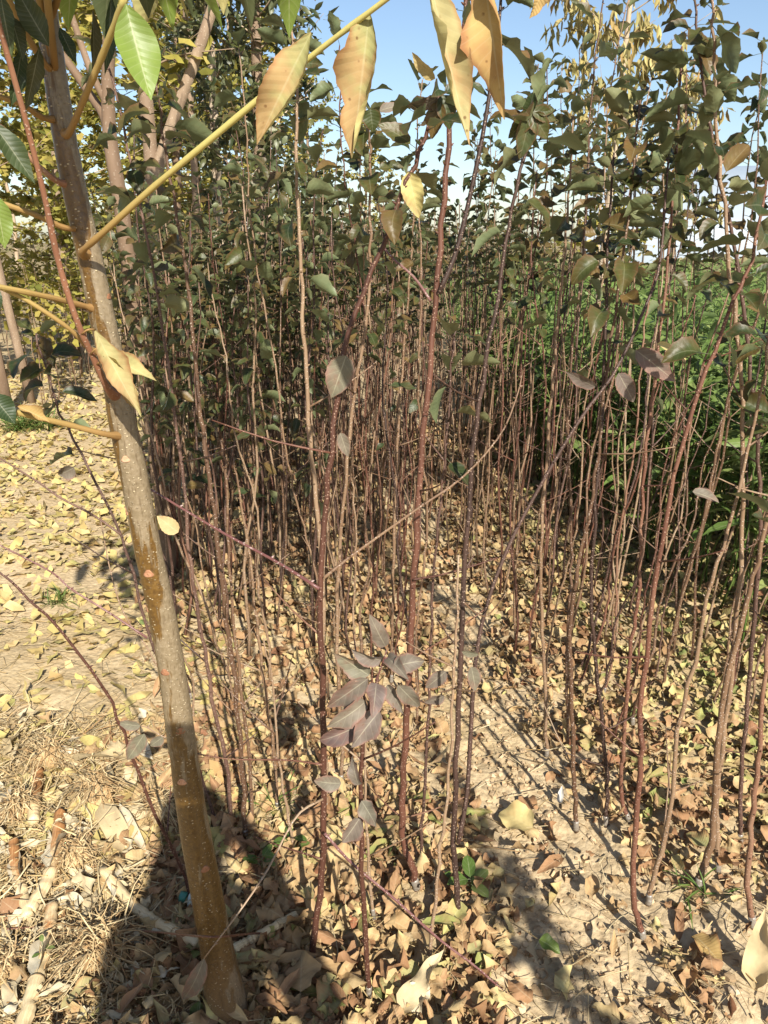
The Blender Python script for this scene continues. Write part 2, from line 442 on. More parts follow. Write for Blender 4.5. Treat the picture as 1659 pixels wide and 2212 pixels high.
M['straw'] = leaf_mat('straw', [(0, (.42, .28, .12)), (.4, (.56, .42, .22)), (.8, (.64, .53, .33)), (1, (.36, .20, .08))], rough=.75, spec=.2, transl=.1, vein=0, nscale=30, bump=.5)
M['husk'] = leaf_mat('husk', [(0, (.52, .40, .22)), (.5, (.62, .52, .34)), (1, (.66, .59, .44))], rough=.7, spec=.25, transl=.12, vein=0, patch=(.42, .27, .12), patchf=.4, nscale=14, bump=.6)
M['root'] = leaf_mat('root', [(0, (.34, .21, .10)), (.5, (.47, .33, .17)), (1, (.60, .48, .28))], rough=.9, spec=.1, transl=.0, vein=0)
def cornstalk_mat():
    t = NT('corn_stalk_skin')
    u, v, r = t.leafattr()
    co = t.coord()
    fib = t.n('ShaderNodeCombineXYZ'); t.l(t.math('MULTIPLY', u, 6.0), fib.inputs[0]); t.l(t.math('MULTIPLY', v, 22.0), fib.inputs[1])
    n1 = t.noise(fib.outputs[0], 2.0, 4)
    n2 = t.noise(co, 22, 4)
    pale = t.ramp(n1, [(.3, (.46, .33, .17)), (.6, (.62, .50, .30)), (.8, (.68, .58, .38))])
    brown = t.ramp(n1, [(.3, (.21, .085, .03)), (.6, (.36, .18, .07)), (.8, (.50, .33, .15))])
    f = t.step(t.math('ADD', n2, t.math('MULTIPLY', r, .8)), .72, 1.0)
    c = t.mix(f, pale, brown)
    return t.done(t.principled(c, .5, .35, t.bump(n1, .4, .001)))
M['cornstalk'] = cornstalk_mat()
def simple(name, color, rough=.5, spec=.4, nscale=60, var=.25, **kw):
    t = NT(name)
    c = t.ramp(t.noise(t.coord(), nscale, 4), [(.3, tuple(x * (1 - var) for x in color)), (.7, color)])
    return t.done(t.principled(c, rough, spec, **kw))
M['plastic'] = simple('plastic', (.50, .56, .50), .3, .5)
M['plastic_cap'] = simple('plastic_cap', (.06, .22, .16), .4, .5)
M['grass'] = leaf_mat('grass', [(0, (.07, .14, .02)), (.6, (.13, .19, .04)), (1, (.32, .28, .10))], rough=.6, transl=.25, vein=0)
M['film'] = simple('film', (.27, .315, .36), .35, .5, 3, .06)
M['jacket'] = simple('jacket', (.05, .06, .08), .8, .2)
M['skin'] = simple('skin', (.50, .33, .24), .5, .3)
M['hair'] = simple('hair', (.02, .018, .016), .5, .4)
M['phone'] = simple('phone', (.03, .03, .035), .25, .5)
M['hedge'] = leaf_mat('hedge', [(0, (.16, .15, .06)), (.5, (.24, .21, .10)), (1, (.20, .17, .09))], rough=.8, transl=.2, vein=0, nscale=3)

# ------------------------------------------------------------------ ground
def axis(lo, hi, step, far_lo, far_hi, k=24):
    a = lo - np.geomspace(step * 2, lo - far_lo, k)[::-1]
    b = hi + np.geomspace(step * 2, far_hi - hi, k)
    return np.concatenate([a, np.arange(lo, hi + step / 2, step), b])
gx, gy = axis(-2.6, 2.6, .026, -700, 700), axis(.5, 5.6, .026, -40, 1200)
X, Y = np.meshgrid(gx, gy, indexing='ij')
Z = gz(X, Y)
V = np.stack([X, Y, Z], -1).reshape(-1, 3)
gq = grid_quads(len(gx) - 1, len(gy) - 1)[:, ::-1]
o = obj('ground', one((V, gq, np.zeros_like(V)), 'ground', M['soil']))
tag(o, 'tan bare soil under the leaf litter and saplings', kind='structure')

# ------------------------------------------------------------------ apple saplings
def leaf_set(n, seed0, nu=8, nv=4, serr=.05, pet=.02, Lr=(.058, .080), Wr=(.50, .66)):
    out = []
    for k in range(n):
        rs = np.random.default_rng(seed0 + k)
        L = rs.uniform(*Lr)
        out.append(leaf(L, L * rs.uniform(*Wr), nu, nv, 'ovate', fold=rs.uniform(.15, .75), curl=rs.uniform(-.2, 1.3), roll=rs.uniform(-.3, 1.0),
                        wave=rs.uniform(.1, .35), pet=pet * rs.uniform(.8, 1.4), serr=serr, twist=rs.uniform(-.9, .9), seed=seed0 + k))
    return out
LEAF_NEAR = leaf_set(16, 100, nu=11)
LEAF_MID = leaf_set(14, 200, nu=5, nv=2, serr=0, Lr=(.045, .072))
LEAF_FAR = leaf_set(6, 300, nu=2, nv=2, serr=0, pet=0.012)
LEAF_ME = [one(l, 'apple_leaf', M['leaf_apple']) for l in LEAF_NEAR]
LEAF_MAUVE_ME = [one(l, 'mauve_leaf', M['leaf_mauve']) for l in leaf_set(6, 400, nu=11, Lr=(.06, .08))]

def leaf_sites(P, n, z_from, droop=.35, seed=None):
    """positions and frames of n leaves along polyline P above height z_from"""
    r = np.random.default_rng(seed)
    z = P[:, 2]
    ok = np.nonzero(z >= z_from)[0]
    if len(ok) < 2: ok = np.arange(len(P) - 2, len(P))
    a, b = ok[0], len(P) - 1
    t = a + (b - a) * np.sqrt(np.clip(np.linspace(.03, 1, n) + r.normal(0, .02, n), 0.0, 1))**1.0
    t = np.clip(t, a, b - 1e-3)
    k = t.astype(int); f = (t - k)[:, None]
    pos = P[k] * (1 - f) + P[k + 1] * f
    az = np.arange(n) * 2.4 + r.uniform(0, 6.3) + r.normal(0, .4, n)
    top = (t - a) / max(b - a, 1e-6)
    pt = np.where(top > .95, r.normal(.6, .3, n), r.normal(-droop, .38, n) + .45 * top)
    D = np.stack([np.cos(az) * np.cos(pt), np.sin(az) * np.cos(pt), np.sin(pt)], -1)
    Rm = frames(D, np.array((0, 0, 1.)), r.normal(0, .45, n))
    return pos, Rm, r.uniform(.72, 1.18, n) * np.where(top > .9, .75, 1.0), r.random(n)

def stem_path(H, lean, wob, seed, n=16):
    r = np.random.default_rng(seed)
    t = np.linspace(0, 1, n)
    ph = r.uniform(0, 6.3, 4)
    x = lean[0] * t * H + wob * (np.sin(t * 7 + ph[0]) - np.sin(ph[0])) * .5 + wob * .35 * (np.sin(t * 17 + ph[1]) - np.sin(ph[1]))
    y = lean[1] * t * H + wob * (np.sin(t * 6 + ph[2]) - np.sin(ph[2])) * .5 + wob * .35 * (np.sin(t * 15 + ph[3]) - np.sin(ph[3]))
    # crook above the graft
    k = np.exp(-((t * H - .06) / .05)**2) * .012
    return np.stack([x + k * math.cos(ph[0]), y + k * math.sin(ph[0]), t * H], -1)
def stem_tube(P, r0, r1, sides, seed, buds=True, rnd=0.):
    r = np.random.default_rng(seed)
    n = len(P)
    t = np.linspace(0, 1, n)
    rad = r0 * (1 - t)**.9 + r1 * t
    rad = rad * (1 + .10 * r.random(n))
    mb = MB().add(*tube(P, rad, sides, rnd))
    if buds:
        L = np.linalg.norm(P[-1] - P[0]); nb = int(L / .035)
        for i in range(nb):
            s = (i + r.uniform(.2, .8)) / nb * (n - 1); k = min(int(s), n - 2); f = s - k
            p = P[k] * (1 - f) + P[k + 1] * f; rr = rad[k]
            a = i * 2.4 + r.normal(0, .3)
            d = np.array((math.cos(a), math.sin(a), .55)); d /= np.linalg.norm(d)
            mb.add(*tube(np.array([p + d * rr * .5, p + d * (rr + .0025), p + d * (rr + .006)]), [rr * .45 + .0008, .0019, .0006], 4, .95))
    return mb
def side_twigs(P, n, seed, z0=.2, z1=1.1, Lr=(.03, .22)):
    r = np.random.default_rng(seed)
    out = []
    for i in range(n):
        z = r.uniform(z0, z1)
        k = int(np.argmin(abs(P[:, 2] - z)))
        a = r.uniform(0, 6.3); L = r.uniform(*Lr)
        d = np.array((math.cos(a), math.sin(a), r.uniform(.2, .9))); d /= np.linalg.norm(d)
        m = P[k] + d * L * .5 + np.array((0, 0, -.01 * L))
        out.append((np.array([P[k], m, P[k] + d * L + np.array((0, 0, .05 * L))]), L))
    return out

SAPLABEL = {}
hero_px = []            # (px of the base, short name) for labels that point to neighbours
def px_of(p):
    d = depth(p); up = p[1] * math.sin(PITCH) + (p[2] - CAMZ) * math.cos(PITCH)
    return CX + F * p[0] / d, CY - F * up / d

def place_leaf(parent, base, me, pos, Rm, s, name='leaf'):
    o = obj(name, me, parent)
    o.matrix_local = mat4(Rm, pos - base, s)
    return o
def tape_band(parent, P, base, r0):
    L = np.concatenate([[0], np.cumsum(np.linalg.norm(np.diff(P, axis=0), axis=1))]); at_ = np.linspace(.012, .012 + .03, 6)
    seg = np.stack([np.interp(at_, L, P[:, c]) for c in range(3)], -1)
    rr = r0 * 1.12 * (1 + .18 * np.random.default_rng(int(abs(base[0]) * 1e5)).random(6))
    return obj('graft_tape', one(tube(seg - base, rr, 8), 'graft_tape', M['tape']), parent)

def build_near(name, P, r0, r1, mat, label, cat='sapling', group=None, nleaf=0, leaf_from=1.0, branches=(), extra=(), twigs=3, seed=0, tape=True, mauve=0, sides=8):
    """a sapling with every leaf an object of its own; P in world coordinates"""
    P = np.asarray(P, float)
    Ln = float(np.linalg.norm(P[-1] - P[0])); nz_ = max(16, int(Ln / .042))
    tt_ = np.linspace(0, len(P) - 1, nz_)
    P = np.stack([np.interp(tt_, np.arange(len(P)), P[:, c]) for c in range(3)], -1)
    zr = np.random.default_rng(seed + 77)
    amp = zr.normal(0, .0016, (nz_, 3)) * np.array((1, 1, 0)); amp[0] = 0
    P = P + amp + np.where(np.arange(nz_) % 2, .0009, -.0009)[:, None] * np.array((1, 0, 0))
    base = np.array((P[0][0], P[0][1], P[0][2]))
    root = thing(name, base, label, cat, group)
    obj('stem', stem_tube(P - base, r0, r1, sides, seed).mesh('stem', mat), root)
    if tape: tape_band(root, P, base, r0)
    pick = np.random.default_rng(seed + 5)
    for (B, b0, b1, bm, nl) in branches:
        B = resample(B, max(8, len(B) * 3))
        bo = obj('branch', stem_tube(B - base, b0, b1, 6, seed + 9).mesh('branch', bm or mat), root)
        if nl:
            pos, Rm, s, rn = leaf_sites(B, nl, max(leaf_from, B[0][2] + .25 * (B[-1][2] - B[0][2])), seed=seed + 17)
            for i in range(nl): place_leaf(bo, base, LEAF_ME[pick.integers(len(LEAF_ME))], pos[i], Rm[i], s[i])
    for (T, L) in side_twigs(P, twigs, seed + 3, P[0][2] + .15, min(1.2, P[-1][2])):
        T = resample(T, 5)
        obj('side_twig', one(tube(T - base, np.linspace(.0024, .0012, 5), 5, .6), 'side_twig', mat), root)
    if nleaf:
        pos, Rm, s, rn = leaf_sites(P, nleaf, leaf_from, seed=seed + 23)
        for i in range(nleaf): place_leaf(root, base, LEAF_ME[pick.integers(len(LEAF_ME))], pos[i], Rm[i], s[i])
    for (me, pos, Rm, s) in extra:
        place_leaf(root, base, me, pos, Rm, s)
    return root

def px_path(pts, Y0=None, lean=0.0, n=None):
    """polyline of pixels; first point on the ground unless Y0 is given; lean = extra Y per metre of height"""
    if Y0 is None:
        b = ground(*pts[0], dz=-.01); Y0 = b[1]; out = [b]; rest = pts[1:]
    else: out = []; rest = pts
    for q in rest:
        Yq = q[2] if len(q) > 2 else None
        p = at(q[0], q[1], Y0 if Yq is None else Yq)
        if Yq is None and lean: p = at(q[0], q[1], Y0 + lean * p[2])
        out.append(p)
    return resample(np.array(out), n or max(12, len(out) * 3))
def px_leaf(base, tip, w_px, Y, mat, face=.0, tipY=None, name='px_leaf', **kw):
    """a leaf from base pixel to tip pixel at world Y; face = roll about its own axis away from facing the camera"""
    b, t_ = at(base[0], base[1], Y), at(tip[0], tip[1], Y if tipY is None else tipY)
    L = np.linalg.norm(t_ - b); W = w_px / F * depth(b)
    D = (t_ - b) / L
    tocam = np.array((0, 0, CAMZ)) - b
    Rm = frames(D[None], tocam[None] / np.linalg.norm(tocam), np.array([face]))[0]
    kk = dict(nu=14, nv=6, fold=.15, curl=.4, roll=.3, wave=.12, serr=.03)
    kk.update(kw)
    me = one(leaf(L, W, seed=int(base[0] * 7 + base[1]) & 1023, **kk), name, mat)
    return me, b, Rm, 1.0
MAU, APP = M['leaf_mauve'], M['leaf_apple']

# --- the forked red sapling in the middle
Y1 = ground(672, 2090)[1]
P1 = px_path([(672, 2092), (680, 2010), (695, 1880), (700, 1700), (698, 1500), (690, 1270), (703, 1100), (718, 950), (745, 740), (800, 600), (860, 440), (905, 330), (935, 250), (952, 200)], lean=.06)
def br(pts, Y0, dY=0.0):
    n = len(pts)
    return np.array([at(p[0], p[1], Y0 + dY * i / max(n - 1, 1)) for i, p in enumerate(pts)])
yb = Y1 + .06 * .8
ex = [px_leaf((748, 768), (715, 862), 62, yb + .02, MAU, fold=.12, curl=.3), px_leaf((735, 935), (753, 990), 28, yb + .03, MAU),
      px_leaf((882, 372), (905, 472), 54, Y1 + .1, M['litter'], roll=.9, wave=.3),
      px_leaf((945, 210), (912, 232), 30, Y1 + .1, MAU, .5), px_leaf((940, 170), (883, 118), 32, Y1 + .12, M['litter'], .7), px_leaf((955, 205), (975, 280), 46, Y1 + .1, APP, .3),
      px_leaf((938, 215), (880, 235), 36, Y1 + .12, MAU, .8), px_leaf((950, 220), (930, 300), 44, Y1 + .1, APP, -.3), px_leaf((960, 200), (1010, 185), 34, Y1 + .1, APP, .8),
      px_leaf((820, 240), (870, 222), 24, Y1 + .35, MAU, .6), px_leaf((800, 235), (806, 285), 44, Y1 + .3, APP, .1)]
ex += [px_leaf((737, 1692), (676, 1690), 38, Y1 - .03, MAU, .4), px_leaf((441, 2070), (392, 2188), 40, Y1 - .19, MAU, .3, fold=.3)]
build_near('red_sapling', P1, .0072, .0022, M['bark_red'], 'thick forked red-barked sapling with two low arms, right of the olive trunk', nleaf=9, leaf_from=1.45, seed=1, twigs=2, extra=ex,
    branches=[(br([(690, 1272), (600, 1215), (480, 1150), (330, 1060), (300, 1043)], yb, .22), .0036, .0015, M['bark_silver'], 0),
              (br([(700, 1248), (760, 1200), (900, 1100), (1000, 1030), (1080, 940), (1115, 860), (1130, 800)], yb, .15), .0028, .0009, M['bark_brown'], 0),
              (np.array([at(697, 1726, Y1), at(640, 1764, Y1 - .04), at(579, 1877, Y1 - .11), at(518, 1968, Y1 - .17), at(441, 2070, Y1 - .2)]), .0026, .0012, M['bark_brown'], 0),
              (np.array([at(701, 1800, Y1), at(760, 1865, Y1 - .01), at(850, 1940, Y1 - .03), at(950, 2030, Y1 - .05), at(1030, 2090, Y1 - .06), at(1105, 2158, Y1 - .07)]), .0032, .0018, M['bark_silver'], 0),
              (br([(696, 1652), (620, 1642), (500, 1640), (425, 1628)], Y1, .08), .002, .001, M['bark_red'], 0),
              (br([(696, 1856), (620, 1832), (545, 1806)], Y1, .08), .002, .001, M['bark_red'], 0)])
# --- second red sapling
P2 = px_path([(902, 1928), (893, 1880), (875, 1830), (868, 1740), (875, 1600), (885, 1400), (893, 1250), (905, 1060), (920, 850), (945, 620), (958, 440), (975, 260), (995, 120), (1005, 0), (1012, -110)], lean=.04)
Y2 = P2[0][1]
build_near('red_sapling', P2, .0086, .0030, M['bark_red'], 'tall straight red-barked sapling at the centre, forking high up', nleaf=12, leaf_from=1.75, seed=2, twigs=4,
    branches=[(br([(947, 635), (985, 545), (1015, 425), (1043, 290), (1063, 165), (1078, 50), (1085, -50)], Y2 + .05, .05), .005, .002, M['bark_dark'], 12),
              (br([(930, 650), (895, 600), (845, 555), (826, 528)], Y2 + .05, .08), .003, .0015, M['bark_silver'], 0),
              (br([(893, 1252), (960, 1240), (1060, 1210), (1110, 1188)], Y2 + .02, .1), .0026, .0012, M['bark_red'], 0)],
    extra=[px_leaf((1035, 90), (985, 95), 24, Y2 + .1, MAU, .8), px_leaf((1058, 150), (1038, 95), 34, Y2 + .12, M['litter'], .5), px_leaf((1012, 180), (1060, 205), 22, Y2 + .1, APP, .9)])
# --- dark forked sapling
P3 = px_path([(993, 1992), (985, 1900), (980, 1800), (985, 1650), (995, 1450), (1003, 1250), (1012, 1100), (1030, 900), (1055, 750), (1085, 590), (1100, 480), (1130, 340), (1148, 240)], lean=.08)
Y3 = P3[0][1]
ex = [px_leaf((1373, 756), (1468, 826), 50, Y3 + .28, MAU, .2), px_leaf((1419, 743), (1490, 772), 26, Y3 + .3, M['litter'], .8, roll=1.0), px_leaf((1336, 806), (1372, 872), 40, Y3 + .26, MAU, .1),
      px_leaf((1286, 836), (1221, 808), 32, Y3 + .24, MAU, .6), px_leaf((963, 1450), (918, 1490), 34, Y3 - .02, M['leaf_mauve'], .3), px_leaf((960, 1503), (916, 1523), 28, Y3 - .02, MAU, .7),
      px_leaf((1033, 1414), (990, 1410), 22, Y3 + .05, MAU, .8), px_leaf((1018, 1440), (1032, 1498), 34, Y3 + .05, MAU, .4)]
for q in [((1148, 240), (1100, 300), 40), ((1150, 238), (1205, 258), 34), ((1145, 245), (1150, 198), 44), ((1150, 245), (1185, 300), 42), ((1146, 245), (1125, 345), 48), ((1160, 240), (1200, 235), 26)]:
    ex.append(px_leaf(*q, Y3 + .12, APP, random.uniform(-.3, .8)))
build_near('dark_sapling', P3, .0068, .0022, M['bark_dark'], 'dark-barked sapling beside the bare furrow with one long arm slanting up right', nleaf=10, leaf_from=1.5, seed=3, twigs=3, extra=ex,
    branches=[(br([(990, 1822), (1008, 1720), (1016, 1600), (1025, 1450), (1045, 1330), (1090, 1200), (1150, 1080), (1250, 910), (1330, 800), (1395, 660), (1425, 570), (1438, 420), (1445, 330)], Y3, .36), .0052, .002, M['bark_dark'], 14),
              (br([(1000, 1300), (1030, 1325), (1055, 1328), (1095, 1280)], Y3 + .03, .05), .002, .0012, M['bark_brown'], 0)])
# --- low sapling with the cluster of mauve leaves
P6 = px_path([(797, 2160), (793, 2080), (785, 1950), (780, 1800), (778, 1690), (785, 1600), (800, 1520), (814, 1465)])
Y6 = P6[0][1]
cl = [((833, 1396), (800, 1336), 38, .2), ((823, 1426), (760, 1412), 36, .5), ((797, 1459), (720, 1408), 52, .1), ((836, 1420), (872, 1450), 32, .3), ((850, 1440), (917, 1423), 46, .2),
      ((795, 1466), (700, 1534), 50, .1), ((813, 1476), (806, 1542), 46, .0), ((836, 1480), (876, 1544), 32, -.3), ((860, 1480), (917, 1541), 42, -.1), ((790, 1515), (703, 1584), 44, .2),
      ((820, 1535), (756, 1616), 56, -.1), ((790, 1560), (680, 1616), 46, .3), ((781, 1730), (816, 1787), 42, -.2), ((778, 1766), (738, 1828), 44, .2), ((775, 1696), (757, 1640), 30, .3)]
ex = []
for i, (b, t_, w, f) in enumerate(cl):
    ex.append(px_leaf(b, t_, w, Y6 - .03 + .012 * (i % 4), MAU, f, tipY=Y6 - .07 + .03 * (i % 3), fold=(.1, .45, .25, .6)[i % 4], curl=(.3, .9, -.3, .6, 1.1)[i % 5], roll=(.2, .8, .5)[i % 3], wave=.25, twist=(-.5, .4, .8, -.2)[i % 4], ragged=.05))
build_near('low_sapling', P6, .0056, .0026, M['bark_red'], 'short sapling topped by a whorl of dusty mauve leaves', nleaf=0, seed=6, twigs=2, extra=ex,
    branches=[(br([(812, 1470), (822, 1445), (835, 1405)], Y6 - .01, -.01), .002, .001, M['bark_silver'], 0)])
# --- other single saplings traced from the picture
def sing(pts, r0, r1, mat, label, nleaf, lf=1.2, lean=.05, seed=0, twigs=3, name='sapling_tree', **kw):
    P = px_path(pts, lean=lean)
    return build_near('apple_sapling', P, r0, r1, mat, label, nleaf=nleaf, leaf_from=lf, seed=seed, twigs=twigs, **kw)
BB, BR, BD = M['bark_brown'], M['bark_red'], M['bark_dark']
sing([(928, 2098), (935, 2000), (950, 1850), (965, 1720), (980, 1500), (988, 1350), (990, 1200)], .0042, .0018, BB, 'thin pinkish leafless whip leaning right over a torn pale husk', 0, seed=20)
sing([(1391, 2040), (1380, 1990), (1366, 1945), (1372, 1799), (1382, 1659), (1386, 1600), (1382, 1539), (1396, 1406), (1419, 1239), (1436, 1139), (1460, 1020), (1506, 853), (1536, 770), (1592, 643), (1615, 590), (1640, 480), (1655, 380)], .0068, .0022, BR, 'red-barked sapling standing nearest on the soil in front of the green crop', 20, 1.1, seed=21,
     extra=[px_leaf((1496, 1062), (1560, 1082), 32, 1.5, MAU, .7, roll=.8)])
sing([(1397, 1960), (1410, 1900), (1440, 1790), (1453, 1700), (1469, 1556), (1506, 1406), (1533, 1266), (1572, 1156), (1600, 1040), (1640, 860), (1665, 700)], .0062, .0022, BB, 'brown sapling rising from the same clump just behind the nearest red one', 14, 1.2, seed=22)
sing([(1500, 1925), (1519, 1875), (1536, 1825), (1542, 1759), (1549, 1622), (1562, 1522), (1582, 1422), (1602, 1339), (1626, 1256), (1646, 1172), (1670, 1040), (1690, 900)], .0088, .003, BB, 'stout brown sapling with a crooked base close to the picture edge', 10, 1.2, seed=23)
sing([(1628, 2010), (1616, 1942), (1618, 1859), (1626, 1759), (1636, 1659), (1643, 1572), (1652, 1439), (1670, 1300), (1690, 1100)], .0070, .003, BR, 'red-brown sapling beside the upright dry husk', 6, 1.2, seed=24)
sing([(1246, 1800), (1242, 1725), (1237, 1659), (1236, 1539), (1231, 1406), (1239, 1306), (1249, 1232), (1262, 1156), (1276, 1106), (1292, 980), (1305, 850), (1330, 680), (1350, 520), (1370, 350), (1385, 200)], .0064, .002, BB, 'brown sapling with a pale paper scrap at its foot', 26, 1.15, seed=25)
sing([(1309, 1790), (1311, 1692), (1303, 1590), (1288, 1439), (1278, 1300), (1285, 1100), (1300, 900), (1310, 700), (1315, 500), (1325, 330)], .0056, .002, BD, 'dark slim sapling between two brown ones on the litter', 24, 1.15, seed=26)
sing([(1364, 1782), (1346, 1742), (1341, 1659), (1346, 1622), (1356, 1472), (1369, 1356), (1379, 1289), (1384, 1156), (1392, 1000), (1410, 850), (1432, 680), (1450, 480), (1462, 280), (1472, 100)], .0060, .002, BR, 'reddish sapling with a bowed foot in the middle of the tangle', 26, 1.15, seed=27)
sing([(1552, 1890), (1548, 1800), (1552, 1700), (1575, 1500), (1590, 1350), (1600, 1200), (1605, 1000), (1600, 800), (1580, 600), (1560, 400), (1548, 250), (1540, 80), (1535, -20)], .0064, .0022, BB, 'tall brown sapling whose upper stem stands alone against the sky', 22, 1.3, seed=28)
sing([(1600, 1830), (1600, 1700), (1620, 1450), (1640, 1200), (1640, 1000), (1620, 800), (1590, 560), (1555, 400), (1530, 250), (1510, 120), (1500, 0)], .0058, .002, BD, 'dark sapling crossing in front of the tall one against the sky', 22, 1.3, seed=29)
sing([(1180, 1640), (1178, 1500), (1170, 1350), (1168, 1200), (1180, 1000), (1195, 800), (1215, 600), (1230, 400), (1240, 250)], .0058, .002, BB, 'brown sapling standing right behind the bare furrow', 26, 1.15, seed=30)
sing([(532, 1820), (525, 1700), (510, 1500), (490, 1350), (472, 1200), (462, 1100), (445, 980), (432, 880), (424, 800), (410, 650), (395, 540), (370, 400), (345, 250), (330, 130)], .0064, .002, BB, 'tallest pinkish-brown sapling right of the olive trunk, leaning left', 22, 1.2, seed=31)
sing([(502, 1800), (490, 1650), (463, 1539), (443, 1406), (427, 1322), (407, 1190), (403, 1100), (385, 950), (365, 800), (340, 620), (300, 430), (260, 250), (225, 100)], .0054, .0018, BD, 'thin dark sapling nearest to the olive trunk, leaning left behind it', 24, 1.1, seed=32)
sing([(545, 1790), (540, 1650), (520, 1480), (500, 1300), (492, 1150), (488, 1020), (478, 950)], .0048, .002, BB, 'pale broken-topped whip among the leaning stems', 0, seed=33)
sing([(600, 1760), (590, 1600), (560, 1400), (545, 1250), (520, 1080), (503, 990)], .0046, .0018, BB, 'second broken-topped whip with a whitish tip', 0, seed=34)
sing([(705, 1760), (700, 1600), (698, 1400), (695, 1230), (675, 1000), (665, 880), (655, 700), (650, 560), (640, 350), (640, 180), (630, 60)], .0066, .0022, BB, 'brown sapling rising straight behind the forked red one', 26, 1.25, seed=35)
sing([(740, 1700), (735, 1550), (728, 1400), (730, 1250), (745, 1050), (765, 850), (790, 700), (800, 560), (800, 420), (798, 300), (780, 200)], .0056, .002, BB, 'slim brown sapling behind the whorl of mauve leaves', 24, 1.2, seed=36)
sing([(845, 1480), (848, 1350), (850, 1200), (855, 1050), (862, 900), (872, 750), (885, 600), (890, 500), (900, 420)], .0056, .002, BB, 'slim sapling left of the straight red one', 20, 1.1, seed=37)
sing([(910, 1890), (912, 1800), (918, 1700), (925, 1550), (930, 1400), (938, 1250), (950, 1100), (965, 950), (975, 800), (985, 700)], .0040, .0016, BD, 'thin dark whip close behind the straight red sapling', 8, 1.0, seed=38)
sing([(812, 1992), (800, 1930), (795, 1850), (790, 1740), (788, 1650), (792, 1560)], .0040, .0018, BB, 'short bare whip with tape at its foot behind the mauve-leaved one', 0, seed=39)
sing([(640, 1860), (625, 1780), (605, 1650), (590, 1500), (570, 1380)], .0040, .0016, BB, 'short bare whip beside the green tuft', 0, seed=40)
# low arching ones at the left
P = px_path([(415, 1955), (400, 1890), (350, 1790), (300, 1680), (270, 1590), (240, 1520), (190, 1440), (120, 1350), (50, 1280), (0, 1240), (-60, 1200)], lean=-.1)
Yl = P[0][1]
build_near('arching_sapling', P, .0042, .0016, BR, 'thin dark red sapling arching left out from behind the olive trunk', seed=41, twigs=1,
    branches=[(br([(395, 1610), (350, 1590), (318, 1572), (303, 1568)], Yl - .06, 0), .0014, .001, BB, 0)],
    extra=[px_leaf((303, 1568), (250, 1565), 26, Yl - .06, MAU, .5), px_leaf((312, 1585), (270, 1652), 38, Yl - .06, MAU, .1), px_leaf((352, 1592), (322, 1615), 26, Yl - .06, MAU, .3)])
P = px_path([(470, 1790), (440, 1690), (380, 1500), (330, 1395), (276, 1199), (240, 1108), (180, 990), (130, 890), (100, 800), (75, 720)], lean=.05)
build_near('arching_sapling', P, .0044, .0018, BD, 'dark slender sapling bending left behind the olive trunk', nleaf=16, leaf_from=1.0, seed=42, twigs=1,
    branches=[(br([(318, 1378), (230, 1320), (150, 1270), (110, 1235), (0, 1178), (-60, 1145)], P[0][1] + .02, .1), .0028, .0014, M['bark_silver'], 0),
              (br([(262, 1155), (200, 1112), (130, 1075), (80, 1040), (0, 990), (-50, 960)], P[0][1] + .04, .1), .0028, .0014, BD, 0),
              (br([(420, 1610), (330, 1420), (270, 1330), (240, 1240), (215, 1110)], P[0][1] + .04, .2), .0022, .0014, BB, 0)],
    extra=[px_leaf((160, 1010), (125, 1030), 40, P[0][1] + .1, MAU, .4, roll=1.0), px_leaf((385, 1150), (338, 1115), 36, P[0][1] + .25, M['litter'], .1)])

for o in list(col.objects):
    if 'category' in o.keys(): hero_px.append((px_of(np.array(o.location)), o['label']))

# --- the stand: jittered rows
def left_edge(y): return -.50 - .34 * max(0, y - 1.7)
def right_edge(y): return float(furrow_x(y)) + (1.04 if y < 2.7 else 1.04 - .10 * min(1.8, y - 2.7)) + .02 * max(0, y - 4.5)
pts = []
for k in range(-21, 12):
    off = k * .165 + .06
    y = 1.95 + rng.uniform(0, .15)
    while y < 14.5:
        x = float(furrow_x(y)) + off + rng.normal(0, .045)
        yy = y + rng.normal(0, .03)
        if left_edge(yy) < x < right_edge(yy) and abs(off) > (.20 if yy < 3.4 else .02):
            # the nearest strip is thinner: it is mostly the traced saplings
            keep = .50 if yy < 2.5 else (.85 if yy < 3.2 else 1.0)
            if x > .5 and yy < 2.4: keep = .75
            if off > 0 and yy > 2.9: keep = .70
            if rng.random() < keep: pts.append((x, yy))
        y += rng.uniform(.065, .13) if y < 4.6 else rng.uniform(.09, .17) if y < 7 else rng.uniform(.13, .24)
pts.sort(key=lambda p: p[1])
NEAR_Y = 2.5
near = [p for p in pts if p[1] < NEAR_Y]
mid = [p for p in pts if p[1] >= NEAR_Y]
n_mid = max(0, 285 - len(near))
mid, far = mid[:n_mid], mid[n_mid:]
used = {}
